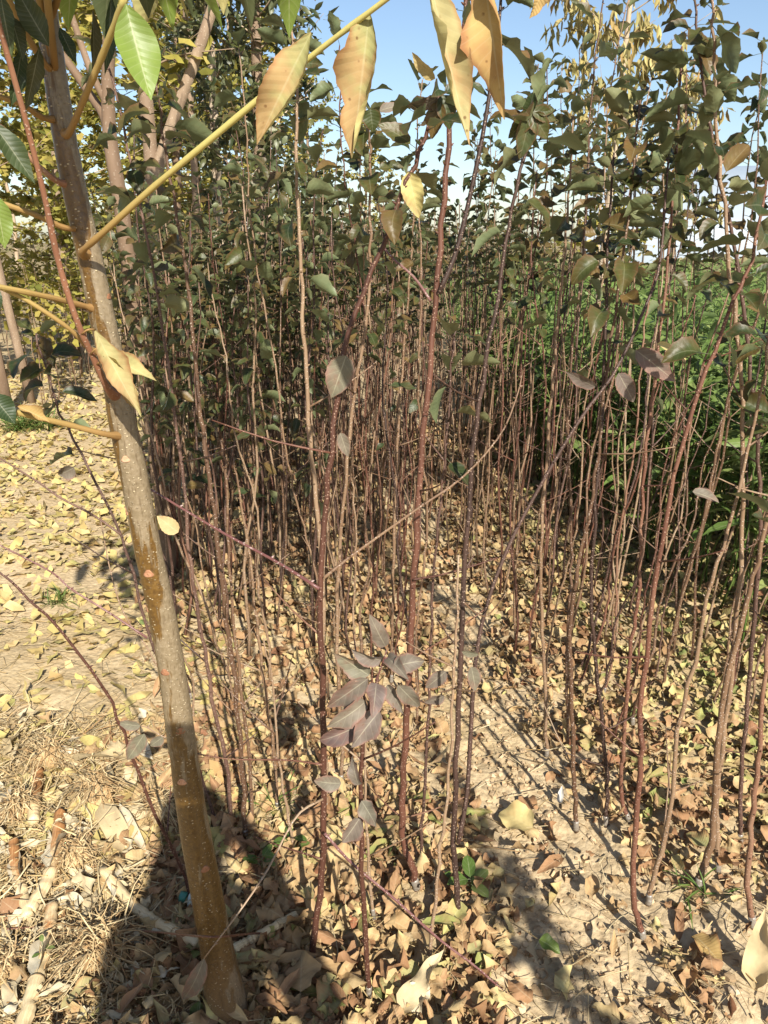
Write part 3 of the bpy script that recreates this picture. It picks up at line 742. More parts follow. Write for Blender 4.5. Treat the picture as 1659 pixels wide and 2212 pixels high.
for i, (x, y) in enumerate(near):
    bz = float(gz(x, y)) - .01
    lx = .05 * (x - .2) * 3 + rng.normal(0, .035)
    H = rng.uniform(1.75, 2.25) if x > furrow_x(y) else rng.uniform(1.6, 2.0)
    bare = rng.random() < .42
    if bare: H = rng.uniform(.9, 1.45)
    P = stem_path(H, (lx, rng.normal(.02, .03)), .03, 500 + i, 22) + np.array((x, y, bz))
    mt = (BB, BB, BB, BR, BD)[rng.integers(5)]
    mtn = {BB: 'brown', BR: 'red-barked', BD: 'dark'}[mt]
    bp = px_of(P[0])
    h = min(hero_px, key=lambda q: math.hypot(q[0][0] - bp[0], (q[0][1] - bp[1]) * .5))
    side = 'left of' if bp[0] < h[0][0] else 'right of'
    short = h[1].split(',')[0].split(' with ')[0].split(' leaning ')[0].split(' standing ')[0].split(' rising ')[0].split(' whose ')[0].split(' crossing ')[0].split(' topped ')[0]
    key = (mtn, bare, side, short)
    used[key] = used.get(key, 0) + 1
    rank = ['nearest', 'second', 'third', 'fourth', 'fifth', 'sixth', 'seventh', 'eighth', 'ninth', 'tenth'][min(used[key] - 1, 9)]
    lab = f"{rank} {mtn} {'leafless whip' if bare else 'leafy sapling'} behind and {side} the {short}"
    lab = ' '.join(lab.split()[:16])
    build_near('apple_sapling', P, rng.uniform(.0032, .0058), .0015, mt, lab, group='apple saplings at the front of the stand',
               nleaf=0 if bare else int(rng.integers(14, 24)), leaf_from=rng.uniform(.45, .8) if x < -.55 else rng.uniform(.85, 1.25), seed=600 + i, twigs=int(rng.integers(1, 4)), tape=y < 2.4 and i % 3 == 0, sides=7)

# variants for the middle of the stand: stem + crown, shared by the copies
variants = []
for k in range(22):
    H = np.random.default_rng(k).uniform(1.38, 1.88)
    P = stem_path(H, (0, 0), .035, 900 + k, 14)
    sm = stem_tube(P, .0050, .0016, 6, k, buds=False)
    for (T, L) in side_twigs(P, 4, 950 + k, .25, 1.3, (.04, .3)):
        sm.add(*tube(resample(T, 4), np.linspace(.002, .001, 4), 4, .5))
    stem_me = sm.mesh('stem', (BB, BB, BR, BD)[k % 4])
    cm = MB()
    nl = int(np.random.default_rng(k + 50).integers(22, 32))
    pos, Rm, s, rn = leaf_sites(P, nl, .75 + .55 * ((k * 7) % 10) / 10, seed=k + 70)
    scatter(cm, LEAF_MID, pos, Rm, s, rn)
    variants.append((stem_me, cm.mesh('crown', M['leaf_apple'])))
bare_me = []
for k in range(10):
    P = stem_path(1.0 + .07 * k, (0, 0), .03, 1090 + k, 14)
    sm = stem_tube(P, .0042, .0016, 6, k, buds=False)
    for (T, L) in side_twigs(P, 3, 1950 + k, .25, 1.0, (.03, .2)): sm.add(*tube(resample(T, 4), np.linspace(.0018, .001, 4), 4, .5))
    bare_me.append(sm.mesh('stem', (BB, BR, BB, BD)[k % 4]))
low_variants = []
high = [k for k in range(22) if (k * 7) % 10 >= 6]
for k in range(8):
    P = stem_path(1.45 + .05 * k, (0, 0), .035, 990 + k, 14)
    cm = MB(); pos, Rm, s, rn = leaf_sites(P, 40, .32, droop=.5, seed=k + 170)
    scatter(cm, LEAF_MID, pos, Rm, s, rn)
    low_variants.append((stem_tube(P, .0058, .0018, 6, k, buds=False).mesh('stem', (BB, BB, BR, BD)[k % 4]), cm.mesh('crown', M['leaf_apple'])))
for i, (x, y) in enumerate(mid):
    kv = int(rng.integers(len(variants))); sm, cm = variants[kv]
    if x > furrow_x(y) + .1:
        kv = int(rng.choice(high)); sm, cm = variants[kv]
    if x < furrow_x(y) - .55 and rng.random() < .7: kv = int(rng.integers(8)); sm, cm = low_variants[kv]
    tone = ('brown', 'brown', 'red-stemmed', 'dark-stemmed')[kv % 4]
    side = 'on the path side' if x < furrow_x(y) - .55 else ('beside the green crop' if x > .75 else 'along the furrow')
    dep = 'front row' if y < 3.0 else ('second row' if y < 3.4 else ('middle' if y < 3.9 else 'back'))
    zsc = rng.uniform(.92, 1.08) * (rng.choice([1.0, 1.12, 1.22]) if x > furrow_x(y) + .1 else 1.0); hw = 'tall' if zsc > 1.025 else ('short' if zsc < .975 else 'medium-high')
    root = thing('apple_sapling', (x, y, float(gz(x, y)) - .01), f'{hw} slender {tone} sapling in the {dep} of the dense stand, {side}', 'sapling', 'apple saplings inside the dense stand')
    root.rotation_euler = (rng.normal(-.02, .025), .05 * (x - .2) * 1.6 + rng.normal(0, .03), rng.uniform(0, 6.28))
    root.scale = (1, 1, zsc)
    if rng.random() < (.15 if x < furrow_x(y) - .6 else .38):
        kb = int(rng.integers(10)); obj('stem', bare_me[kb], root); root['label'] = f"bare {('brown', 'red-stemmed', 'brown', 'dark-stemmed')[kb % 4]} {'short' if kb < 5 else 'tall'} whip in the {dep} of the dense stand, {side}"
    else:
        obj('stem', sm, root); obj('crown', cm, root)
# the far rest reads as one mass
fm, fc = MB(), MB()
for (x, y) in far:
    P = stem_path(rng.uniform(1.25, 1.75), (rng.normal(0, .04), rng.normal(0, .04)), .04, int(rng.integers(1e6)), 9) + np.array((x, y, float(gz(x, y))))
    fm.add(*tube(P, np.linspace(.0052, .0016, 9), 5, rng.random()))
    if rng.random() < .42: continue
    pos, Rm, s, rn = leaf_sites(P, 20, .75 if x < furrow_x(y) else 1.0, seed=int(rng.integers(1e6)))
    scatter(fc, LEAF_MID if y < 6 else LEAF_FAR, pos, Rm, s, rn)
if fm.n:
    o = thing('sapling_thicket', (0, 10, 0), 'far end of the sapling stand merging into one leafy mass', 'thicket'); o['kind'] = 'stuff'
    a = obj('stems', fm.mesh('stems', BB), o); b = obj('foliage', fc.mesh('foliage', M['leaf_apple']), o)
    for q in (a, b): q.location = (0, -10, 0); q['kind'] = 'stuff'
print('saplings near', len(near), 'mid', len(mid), 'far', len(far))

# ------------------------------------------------------------------ the olive trunk with its big leaves
tp = [(492, 2200, 77), (470, 2060, 70), (450, 1950, 68), (415, 1760, 62), (395, 1620, 59), (370, 1440, 57), (345, 1300, 57), (318, 1180, 58), (290, 1030, 58), (268, 930, 58), (245, 800, 54), (222, 690, 53), (195, 560, 53), (165, 430, 52), (140, 300, 50), (122, 180, 49), (105, 60, 47), (92, -60, 44), (82, -160, 40)]
b0 = ground(492, 2185)
YT = b0[1]
TP = np.array([at(q[0], q[1], YT - .02 * i / 18) for i, q in enumerate(tp)])
TP[0] = b0 - np.array((0, 0, .03))
TR = np.array([q[2] / 2 / F * depth(p) for q, p in zip(tp, TP)])
TR[0] *= 1.3
TPs = resample(TP, 80)
TRs = np.interp(np.linspace(0, len(TR) - 1, 80), np.arange(len(TR)), TR)
tree = thing('olive_barked_tree', b0, 'young tree with thick glossy olive trunk and large drooping yellow leaves', 'tree')
tr_o = obj('trunk', one(tube(TPs - b0, TRs * (1 + .012 * rng.standard_normal(80)), 28), 'trunk', M['trunk']), tree)
def on_trunk(px, py, push=1.0):
    """point on the camera side of the trunk at this pixel"""
    best = min(range(80), key=lambda i: abs(px_of(TPs[i])[1] - py))
    c = TPs[best]; r = TRs[best]
    lat = (px - px_of(c)[0]) / F * depth(c)
    lat = max(-r * .97, min(r * .97, lat))
    n = np.array((lat, -math.sqrt(max(r * r - lat * lat, 1e-9)), 0.0))
    return c + n * push, n / np.linalg.norm(n)
for (px, py, w) in [(280, 980, 20), (276, 1103, 24), (329, 1237, 24), (320, 1323, 22), (363, 1433, 22), (397, 1569, 22), (400, 1683, 22), (450, 1862, 22), (300, 640, 16)]:
    p, n = on_trunk(px, py)
    wd = w / F * depth(p)
    # shield-shaped scar: a shallow raised pad
    a = np.linspace(0, 2 * math.pi, 15)
    rr = 1 + .18 * np.cos(a * 3 + math.pi / 2)
    x = np.cross(np.array((0, 0, 1.)), n); x /= np.linalg.norm(x)
    rings = []
    for s, h in ((1.0, -.003), (.86, .0016), (.5, .0004), (.03, .0012)):
        rings.append(p - b0 + (x[None] * np.cos(a)[:, None] * .5 + np.array((0, 0, .40))[None] * np.sin(a)[:, None]) * (rr * wd * s)[:, None] + n * (h - .25 * (np.cos(a)**2)[:, None] * wd * wd * s * s / TRs[20]))
    V = np.concatenate(rings); A = np.zeros_like(V); A[:, 2] = rng.random()
    obj('leaf_scar', one((V, grid_quads(3, 14), A), 'leaf_scar', M['scar']), tr_o)
def stalk(pts, r0, r1, mat=None, n=22):
    """pts: (px, py, Y)"""
    Q0 = at(*pts[0]); k = int(np.argmin([abs(px_of(q)[1] - pts[0][1] - 12) for q in TPs]))
    P = resample(np.array([TPs[k]] + [at(*q) for q in pts]), n + 4)
    n = n + 4
    rr = np.linspace(r0, r1, n); rr[:6] *= np.array((2.2, 2.1, 1.8, 1.5, 1.25, 1.08)); rr *= 1 + .06 * rng.standard_normal(n)
    return obj('leaf_stalk', one(tube(P - b0, rr, 9), 'leaf_stalk', mat or M['stalk']), tree)
y0 = YT - .02
k0 = stalk([(150, 285, y0 - .02), (185, 205, y0 - .06), (225, 110, y0 - .10), (272, -10, y0 - .15)], .0048, .0038)
k1 = stalk([(178, 543, y0 - .03), (225, 500, y0 - .06), (330, 405, y0 - .10), (450, 305, y0 - .14), (560, 213, y0 - .17), (690, 108, y0 - .20), (835, -2, y0 - .24), (930, -75, y0 - .26)], .0048, .0024, n=34)
k2 = stalk([(178, 660, y0 - .02), (120, 645, y0 - .06), (50, 630, y0 - .10), (-40, 612, y0 - .14)], .0046, .0034)
k3 = stalk([(192, 752, y0 - .03), (150, 710, y0 - .06), (60, 650, y0 - .09), (0, 622, y0 - .11), (-50, 600, y0 - .13)], .0034, .0026)
k4 = stalk([(228, 938, y0 - .03), (150, 918, y0 - .06), (60, 897, y0 - .10), (-40, 872, y0 - .14)], .0046, .0036)
k5 = stalk([(232, 838, y0 - .035), (205, 780, y0 - .06), (165, 690, y0 - .09), (125, 560, y0 - .11), (95, 420, y0 - .13), (50, 240, y0 - .16), (0, 60, y0 - .19), (-20, -30, y0 - .2)], .0048, .0026, M['twig'], n=30)
k6 = stalk([(140, 492, y0 - .02), (70, 462, y0 - .05), (-40, 425, y0 - .08)], .0042, .0034)
k7 = stalk([(118, 388, y0 - .02), (60, 335, y0 - .04), (20, 290, y0 - .05), (-40, 240, y0 - .07)], .0040, .003, M['twig'])
k8 = stalk([(95, 255, y0 - .02), (45, 225, y0 - .05), (-30, 200, y0 - .07)], .0044, .003)
k9 = stalk([(98, 140, y0 - .02), (55, 70, y0 - .05), (15, -10, y0 - .08)], .0046, .0034)
k10 = stalk([(108, 40, y0 - .02), (122, 5, y0 - .04), (140, -60, y0 - .08)], .0050, .0036)
def big_leaf(base, tip, w, Y, mat, face=0., tipY=None, pet=None, on=None, **kw):
    kk = dict(shape='lance', nu=22, nv=8, serr=.025, fold=.2, curl=.3, roll=.5, wave=.22)
    kk.update(kw)
    me, p, Rm, s = px_leaf(base, tip, w, Y, mat, face, tipY, name='leaf', **kk)
    o = place_leaf(on or tr_o, b0, me, p, Rm, s)
    if pet:
        P = resample(np.array([at(*pet[0]), at(*pet[1]) if len(pet) > 1 else (at(*pet[0]) + p) / 2 + np.array((0, 0, .008)), p]), 6)
        obj('petiole', one(tube(P - b0, .0014, 5), 'petiole', M['stalk']), on or tr_o)
    return o
LY, LO, LG, LD = M['leaf_yellow'], M['leaf_orange'], M['leaf_green'], M['leaf_deep']
big_leaf((272, 8), (326, 232), 96, y0 - .16, LG, .1, on=k0, curl=-.5, roll=.45, fold=.12, wave=.12, serr=.0, twist=.25)
CR = dict(ragged=.13, wave=.40, serr=.03)
big_leaf((672, 70), (552, 312), 100, y0 - .20, LY, -.15, on=k1, curl=.25, roll=1.5, asym=-.75, fold=.15, twist=.25, **CR)
big_leaf((798, 26), (762, 342), 108, y0 - .22, LY, .1, on=k1, curl=.15, roll=1.5, asym=-.75, fold=.15, twist=-.3, **CR)
big_leaf((922, -70), (1012, 318), 92, y0 - .25, LY, .1, on=k1, curl=-.2, roll=1.5, asym=.75, fold=.15, twist=.2, **CR)
big_leaf((1040, -90), (1088, 258), 108, y0 - .26, LO, -.1, on=k1, curl=.2, roll=1.4, asym=-.7, fold=.15, twist=-.3, **CR)
big_leaf((1188, -50), (1148, 40), 44, y0 - .2, LO, .4, on=k1, roll=1.2, **CR)
big_leaf((-20, 262), (78, 392), 52, y0 - .12, LD, .3, on=k6, curl=.3)
big_leaf((-12, 420), (14, 538), 52, y0 - .14, LG, .2, on=k6)
big_leaf((106, 100), (30, -30), 56, y0 - .1, LD, .1, on=k9, curl=.2)
big_leaf((48, 100), (28, 235), 40, y0 - .08, LD, .4, on=k8, roll=1.2, **CR)
big_leaf((85, 100), (60, 240), 40, y0 - .09, LD, .3, on=k8, roll=1.2, **CR)
big_leaf((20, 30), (55, 130), 40, y0 - .1, LD, .6, on=k9)
big_leaf((0, -20), (20, 120), 50, y0 - .12, LD, -.4, on=k9)
big_leaf((128, 60), (166, 138), 30, y0 - .03, LD, .3, on=k10)
big_leaf((200, 20), (207, 188), 32, y0 - .06, LD, .6, tipY=y0 - .04, on=k10, roll=1.2)
big_leaf((240, -10), (232, 165), 32, y0 - .05, LD, .4, on=k10, roll=1.2)
big_leaf((205, 712), (298, 905), 62, y0 - .08, LY, .2, on=k5, curl=-.5, roll=1.3, asym=-.5, twist=.4, pet=[(176, 722, y0 - .085), (190, 712, y0 - .09)], **CR)
big_leaf((215, 755), (338, 830), 46, y0 - .07, LY, .4, on=k5, curl=-.3, roll=1.2, asym=.5, pet=[(196, 765, y0 - .07), (206, 754, y0 - .08)], **CR)
big_leaf((240, 778), (304, 898), 44, y0 - .06, LY, -.2, on=k5, roll=1.2, asym=.4, pet=[(208, 788, y0 - .06), (224, 778, y0 - .07)], **CR)
big_leaf((38, 878), (108, 908), 34, y0 - .11, LO, .5, on=k4, roll=1.3, **CR)
big_leaf((-20, 850), (34, 915), 52, y0 - .13, LD, .2, on=k4)
big_leaf((-30, 595), (-5, 690), 40, y0 - .13, LD, .2, on=k2)
# the crown above the picture: more stalks with leaves round the trunk top
for i in range(9):
    a = i * 2.4 + .4; z = 2.0 + .09 * i
    k = int(np.argmin(abs(TPs[:, 2] - min(z, TPs[-1][2]))))
    p = TPs[k]; L = rng.uniform(.3, .5)
    d = np.array((math.cos(a), math.sin(a), .35))
    S = resample(np.array([p, p + d * L * .5, p + d * L + np.array((0, 0, -.05))]), 14)
    if S[:, 2].min() < 1.72 + .257 * 0: S[:, 2] += .1
    so = obj('leaf_stalk', one(tube(S - b0, np.linspace(.0055, .003, 14), 8), 'leaf_stalk', M['stalk']), tree)
    for j in range(5):
        q = S[4 + 2 * j]; aa = a + (-1)**j * 1.0
        D = np.array((math.cos(aa), math.sin(aa), -.7)); 
        me = one(leaf(rng.uniform(.13, .18), .06, 12, 4, 'lance', fold=.2, curl=.6, roll=.6, wave=.2, seed=i * 7 + j), 'leaf', (LG, LY, LD)[(i + j) % 3])
        place_leaf(so, b0, me, q, frames(D[None], np.array((0, 0, 1.)), np.array([0.]))[0], 1)
for i in range(12):  # unseen stalks added toward the sun so their leaves shade the upper trunk
    zt = 1.5 + .065 * i; t_s = .42 + .05 * (i % 4)
    pt_ = TPs[int(np.argmin(abs(TPs[:, 2] - min(zt, TPs[-1][2]))))]
    p = TPs[min(79, 66 + i)]
    e = pt_ + np.array(to_sun) * t_s / math.cos(SUN_EL) + np.array((.03 * (-1)**i, 0, .03))
    e[2] = max(e[2], CAMZ + .257 * e[1] + .22)
    S = resample(np.array([p, (p + e) / 2 + np.array((0, 0, .12)), e]), 14)
    so = obj('leaf_stalk', one(tube(S - b0, np.linspace(.005, .003, 14), 8), 'leaf_stalk', M['stalk']), tree)
    for j in range(7):
        q = S[6 + j]; aa = (j % 2) * math.pi + rng.normal(0, .5) - .3
        D = np.array((math.cos(aa), math.sin(aa) - .2, -.15))
        me = one(leaf(rng.uniform(.14, .19), .065, 12, 4, 'lance', fold=.2, curl=.6, roll=.5, wave=.2, seed=i * 7 + j), 'leaf', (LG, LY, LD)[(i + j) % 3])
        place_leaf(so, b0, me, q, frames(D[None], np.array((0, 0, 1.)), np.array([0.]))[0], 1)
tree['label'] = 'young tree with thick glossy olive trunk and large drooping yellow leaves'
# a thin brown runner lying across in front of the trunk foot
P = resample(np.array([ground(-40, 2010, .03), ground(150, 2000, .03), ground(300, 2010, .05), at(430, 2022, YT - .045), at(480, 2023, YT - .045), ground(560, 2016, .05), ground(600, 2025, .01)]), 24)
o = obj('dry_runner', one(tube(P, .0022, 6), 'dry_runner', M['twig'])); tag(o, 'thin reddish dry runner lying across the foot of the olive trunk', 'twig')

# ------------------------------------------------------------------ background trees
def bg_tree(name, label, paths, radii, mat, group=None, crown=None, cat='tree'):
    """paths: world polylines, first is the trunk; crown: (mesh builder, material) in world coords"""
    base = np.array((paths[0][0][0], paths[0][0][1], 0.0))
    root = thing(name, base, label, cat, group)
    for k, (P, (r0, r1)) in enumerate(zip(paths, radii)):
        P = resample(P, max(10, len(P) * 3))
        obj('trunk' if k == 0 else 'limb', one(tube(P - base, np.linspace(r0, r1, len(P)), 12 if k == 0 else 8, rng.random()), 'trunk', mat), root)
    if crown:
        mb, cm = crown
        mb.V = [v - base for v in mb.V]
        obj('crown', mb.mesh('crown', cm), root)
    return root
FAN = [leaf(.055, .05, 2, 4, 'fan', curl=.3 * k, wave=.2, pet=.03, seed=k) for k in range(-2, 4)]
FANF = [leaf(.075, .07, 1, 2, 'fan', curl=.3, wave=.2, seed=k) for k in range(3)]
WIL = [leaf(.085, .028, 3, 2, 'lance', fold=.3, curl=.6 * k, wave=.2, pet=.01, seed=k) for k in range(-1, 4)]
DROOP = [leaf(.16, .045, 4, 2, 'lance', fold=.5, curl=.5 * k, roll=.6, wave=.3, seed=k, twist=.4 * k) for k in range(-1, 3)]
def twig_cloud(trunk, n_br, Lr, z0, z1, up, nper, variants_, scale, droop, bare=.0, r0=.008, mb_w=None, seed=0):
    """side branches along a trunk polyline with leaves strung along them; returns (wood builder, leaf builder)"""
    r = np.random.default_rng(seed)
    T = resample(trunk, 60)
    w, c = MB(), MB()
    zs = T[:, 2]
    for i in range(n_br):
        z = z0 + (z1 - z0) * ((i + r.random()) / n_br)
        k = int(np.argmin(abs(zs - z)))
        a = i * 2.4 + r.normal(0, .4); L = r.uniform(*Lr) * (1 - .45 * (z - z0) / (z1 - z0))
        d = np.array((math.cos(a), math.sin(a), up + r.normal(0, .15)))
        B = np.array([T[k], T[k] + d * L * .5 + r.normal(0, .04 * L, 3), T[k] + d * L * np.array((1, 1, .85)) + r.normal(0, .08 * L, 3)])
        B = resample(B, 8)
        w.add(*tube(B, np.linspace(r0, r0 * .3, 8), 5, r.random()))
        B2 = [B]
        for j in range(3):
            kk = r.integers(2, 7); dd = d + r.normal(0, .6, 3); l2 = L * r.uniform(.25, .5)
            S = resample(np.array([B[kk], B[kk] + dd / np.linalg.norm(dd) * l2 * .5, B[kk] + dd / np.linalg.norm(dd) * l2 + np.array((0, 0, -.05 * l2))]), 5)
            w.add(*tube(S, np.linspace(r0 * .4, r0 * .15, 5), 4, r.random())); B2.append(S)
        if r.random() < bare: continue
        allp = np.vstack(B2)
        n = int(nper * r.uniform(.6, 1.4))
        pos = allp[r.integers(0, len(allp), n)] + r.normal(0, .03, (n, 3))
        aa = r.uniform(0, 6.3, n); pt = r.normal(-droop, .45, n)
        D = np.stack([np.cos(aa) * np.cos(pt), np.sin(aa) * np.cos(pt), np.sin(pt)], -1)
        scatter(c, variants_, pos, frames(D, np.array((0, 0, 1.)), r.normal(0, .7, n)), scale * r.uniform(.7, 1.25, n), r.random(n))
    return w, c
def leafy(name, label, trunk, rad, barkm, leafm, limbs=(), group=None, **kw):
    w, c = twig_cloud(trunk, **kw)
    root = bg_tree(name, label, [trunk] + [l[0] for l in limbs], [rad] + [l[1] for l in limbs], barkm, group, (c, leafm))
    base = np.array(root.location)
    w.V = [v - base for v in w.V]
    obj('branches', w.mesh('branches', barkm), root)
    return root
# forked pale tree behind the olive trunk
g = ground(376, 1236)
T1 = np.array([g - (0, 0, .03)] + [at(x, y, g[1] + .02 * i) for i, (x, y) in enumerate([(350, 1080), (333, 940), (302, 760), (273, 533), (260, 433), (240, 316), (234, 233), (234, 133), (240, 0), (245, -150), (250, -300)])])
lim = [(np.array([at(x, y, g[1] + .1 + .05 * i) for i, (x, y) in enumerate([(237, 290), (222, 245), (200, 213), (140, 126), (60, 30), (0, -60)])]), (.021, .014)),
       (np.array([at(x, y, g[1] + .12) for x, y in [(234, 225), (218, 200), (193, 146), (160, 50), (143, 0), (120, -100)]]), (.016, .011))]
leafy('forked_tree', 'pale forked young tree with smooth tan bark, just behind the olive trunk', T1, (.040, .021), M['bark_shade'], M['ginkgo_live'], lim,
      n_br=10, Lr=(.3, .6), z0=2.4, z1=3.8, up=.6, nper=35, variants_=FAN, scale=1.2, droop=.6, bare=.3, seed=71)
g2 = ground(362, 1010)
T3 = np.array([g2] + [at(x, y, g2[1]) for x, y in [(352, 760), (335, 540), (325, 330), (310, 150), (300, 0), (290, -200)]])
lim = [(np.array([at(x, y, g2[1]) for x, y in [(330, 420), (345, 350), (360, 300), (383, 233), (420, 133), (465, 0), (500, -100)]]), (.038, .03))]
leafy('slant_limbed_tree', 'slim tree with one pale limb slanting up right against the sky', T3, (.05, .035), M['bark_tan'], M['ginkgo_live'], lim,
      n_br=14, Lr=(.4, .9), z0=2.3, z1=4.6, up=.5, nper=40, variants_=FAN, scale=1.2, droop=.5, bare=.35, seed=72)
# left-edge trunks
def upright(px, py, lean_px=0, h=6.0):
    g = ground(px, py)
    return np.array([g, g + np.array((lean_px * .3, 0, h * .3)), g + np.array((lean_px * .6, .1, h * .65)), g + np.array((lean_px, .2, h))])
UT = upright(20, 905, -.25); leafy('ginkgo_tree', 'brown trunk at the left picture edge under yellow fan leaves', UT, (.055, .03), M['bark_shade'], M['ginkgo_live'], group='yellow ginkgo trees behind the path',
      n_br=26, Lr=(.6, 1.3), z0=1.9, z1=5.2, up=.35, nper=70, variants_=FAN, scale=1.25, droop=.5, seed=73)
UT = upright(68, 870, -.5); leafy('ginkgo_tree', 'grey slanting slim trunk second from the left picture edge', UT, (.042, .025), M['bark_tan'], M['ginkgo_live'], group='yellow ginkgo trees behind the path',
      n_br=22, Lr=(.5, 1.1), z0=1.9, z1=5.0, up=.35, nper=70, variants_=FAN, scale=1.25, droop=.5, seed=74)
UT = upright(446, 775, .05, 5); leafy('ginkgo_tree', 'pale trunk lit by the sun just left of the sapling stand', UT, (.06, .03), M['bark_tan'], M['ginkgo_live'], group='yellow ginkgo trees behind the path',
      n_br=16, Lr=(.5, 1.1), z0=2.6, z1=4.8, up=.4, nper=50, variants_=FAN, scale=1.3, droop=.5, seed=75)
# dense dark-leaved tree at the top
for k, (px, Yd, h, lab) in enumerate([(560, 5.6, 5.2, 'dense dark narrow-leaved tree rising behind the saplings at the top'), (470, 6.6, 5.6, 'second dark narrow-leaved tree with pale trunk, left of the dense one')]):
    b = at(px, 520, Yd); b[2] = 0
    UT = np.array([b, b + (0.02, 0, 1.6), b + (.05, 0, 3.2), b + (.02, 0, h)])
    leafy('narrow_leaved_tree', lab, UT, (.05, .02), M['bark_tan'], M['willow'], n_br=54 if k == 0 else 40, Lr=(.35, .72), z0=1.55, z1=h, up=.75, nper=75, variants_=WIL, scale=1.15, droop=.3, r0=.006, seed=80 + k)
# yellow tree on the right
b = at(1300, 520, 8.0); b[2] = 0
UT = np.array([b, b + (.03, 0, 1.5), b + (.05, 0, 3.), b + (.1, 0, 5.0)])
leafy('yellow_tree', 'tall tree with hanging bunches of dry yellow leaves against the sky', UT, (.045, .015), M['bark_tan'], M['pale_tree'], n_br=22, Lr=(.5, .95), z0=2.1, z1=4.9, up=.7, nper=62, variants_=DROOP, scale=.95, droop=1.25, r0=.007, seed=91)
b = at(1450, 520, 9.5); b[2] = 0
UT = np.array([b, b + (.03, 0, 1.5), b + (.0, 0, 2.6), b + (.02, 0, 3.4)])
leafy('yellow_tree', 'shorter dry yellow tree half hidden behind the right-hand saplings', UT, (.035, .012), M['bark_tan'], M['pale_tree'], n_br=14, Lr=(.35, .6), z0=1.7, z1=3.3, up=.7, nper=40, variants_=DROOP, scale=.8, droop=1.2, r0=.006, seed=92)
b = at(1290, 520, 14); b[2] = 0
UT = np.array([b, b + (.03, 0, 1.2), b + (.0, 0, 2.0), b + (.02, 0, 3.1)])
leafy('round_yellow_tree', 'distant low tree with fine yellow-green crown above the sapling tops', UT, (.05, .012), M['bark_tan'], M['ginkgo_live'], n_br=22, Lr=(.5, .9), z0=1.0, z1=3.0, up=.5, nper=60, variants_=FANF, scale=1.0, droop=.3, r0=.008, seed=93)
# ginkgo trees further back on the left: a few kinds, copied
protos = []
for k in range(4):
    UT = np.array([(0, 0, 0), (.1 * (k - 1), 0, 2.), (.12, .1, 4.), (.1, .1, 6.2 + .3 * k)], float)
    w, c = twig_cloud(UT, n_br=34, Lr=(.7, 1.6), z0=1.3, z1=6, up=.35, nper=85, variants_=FANF, scale=1.3, droop=.5, r0=.012, seed=100 + k)
    protos.append((one(tube(resample(UT, 14), np.linspace(.07, .025, 14), 9), 'trunk', M['bark_tan'] if k % 2 else M['bark_shade']), w.mesh('branches', M['bark_tan']), c.mesh('crown', M['ginkgo_live'])))
spots = [(-6.2, 9.0), (-4.2, 10.5), (-7.6, 12.5), (-5.2, 13.5), (-2.9, 13.0), (-9.5, 15), (-6.6, 17), (-4.4, 17.5), (-2.6, 18), (-11, 20), (-8.4, 22), (-6, 23), (-4.2, 24), (-2.4, 25), (-12.5, 27), (-9.5, 29), (-7, 30), (-4.6, 31), (-.8, 30), (-3, 12)]
words = ['nearest', 'second nearest', 'third', 'fourth', 'fifth', 'sixth', 'seventh', 'eighth', 'ninth', 'tenth', 'eleventh', 'twelfth', 'thirteenth', 'fourteenth', 'fifteenth', 'sixteenth', 'seventeenth', 'eighteenth', 'nineteenth', 'farthest']
for i, (x, y) in enumerate(sorted(spots, key=lambda p: p[1])):
    root = thing('ginkgo_tree', (x, y, 0), f'{words[i]} of the yellow-leaved trees in the grove beyond the path', 'tree', 'yellow grove beyond the path')
    root.rotation_euler = (0, 0, rng.uniform(0, 6.28)); s = rng.uniform(.85, 1.15); root.scale = (s, s, s)
    tm, wm, cm = protos[rng.integers(4)]
    obj('trunk', tm, root); obj('branches', wm, root); obj('crown', cm, root)
# ginkgo seedlings bed
prot = []
for k in range(6):
    P = stem_path(rng.uniform(.9, 1.4), (0, 0), .03, 1200 + k, 8)
    c = MB(); pos, Rm, s, rn = leaf_sites(P, 26, .3, seed=k)
    scatter(c, FAN, pos, Rm, s * 1.25, rn)
    prot.append((one(tube(P, np.linspace(.006, .002, 8), 5), 'stem', BB), c.mesh('crown', M['ginkgo_live'])))
for i in range(90):
    y = rng.uniform(6.5, 12.5); x = rng.uniform(-1.6 - .55 * (y - 4), -1.2 - .36 * (y - 4))
    if i > 54: x = rng.uniform(-7.5, -3.2); y = rng.uniform(8, 13)
    root = thing('ginkgo_seedling', (x, y, 0), f"{'tall' if i % 2 else 'short'} slim yellow-leaved seedling {'close behind the path' if y < 8.5 else ('midway back in the bed' if y < 10.5 else 'at the back of the bed')}, {'near the left picture edge' if x < -4.5 else 'near the sapling stand'}", 'seedling', 'yellow seedlings in the bed beyond the path')
    root.rotation_euler = (0, 0, rng.uniform(0, 6.28)); sm, cm = prot[rng.integers(6)]
    obj('stem', sm, root); obj('crown', cm, root)

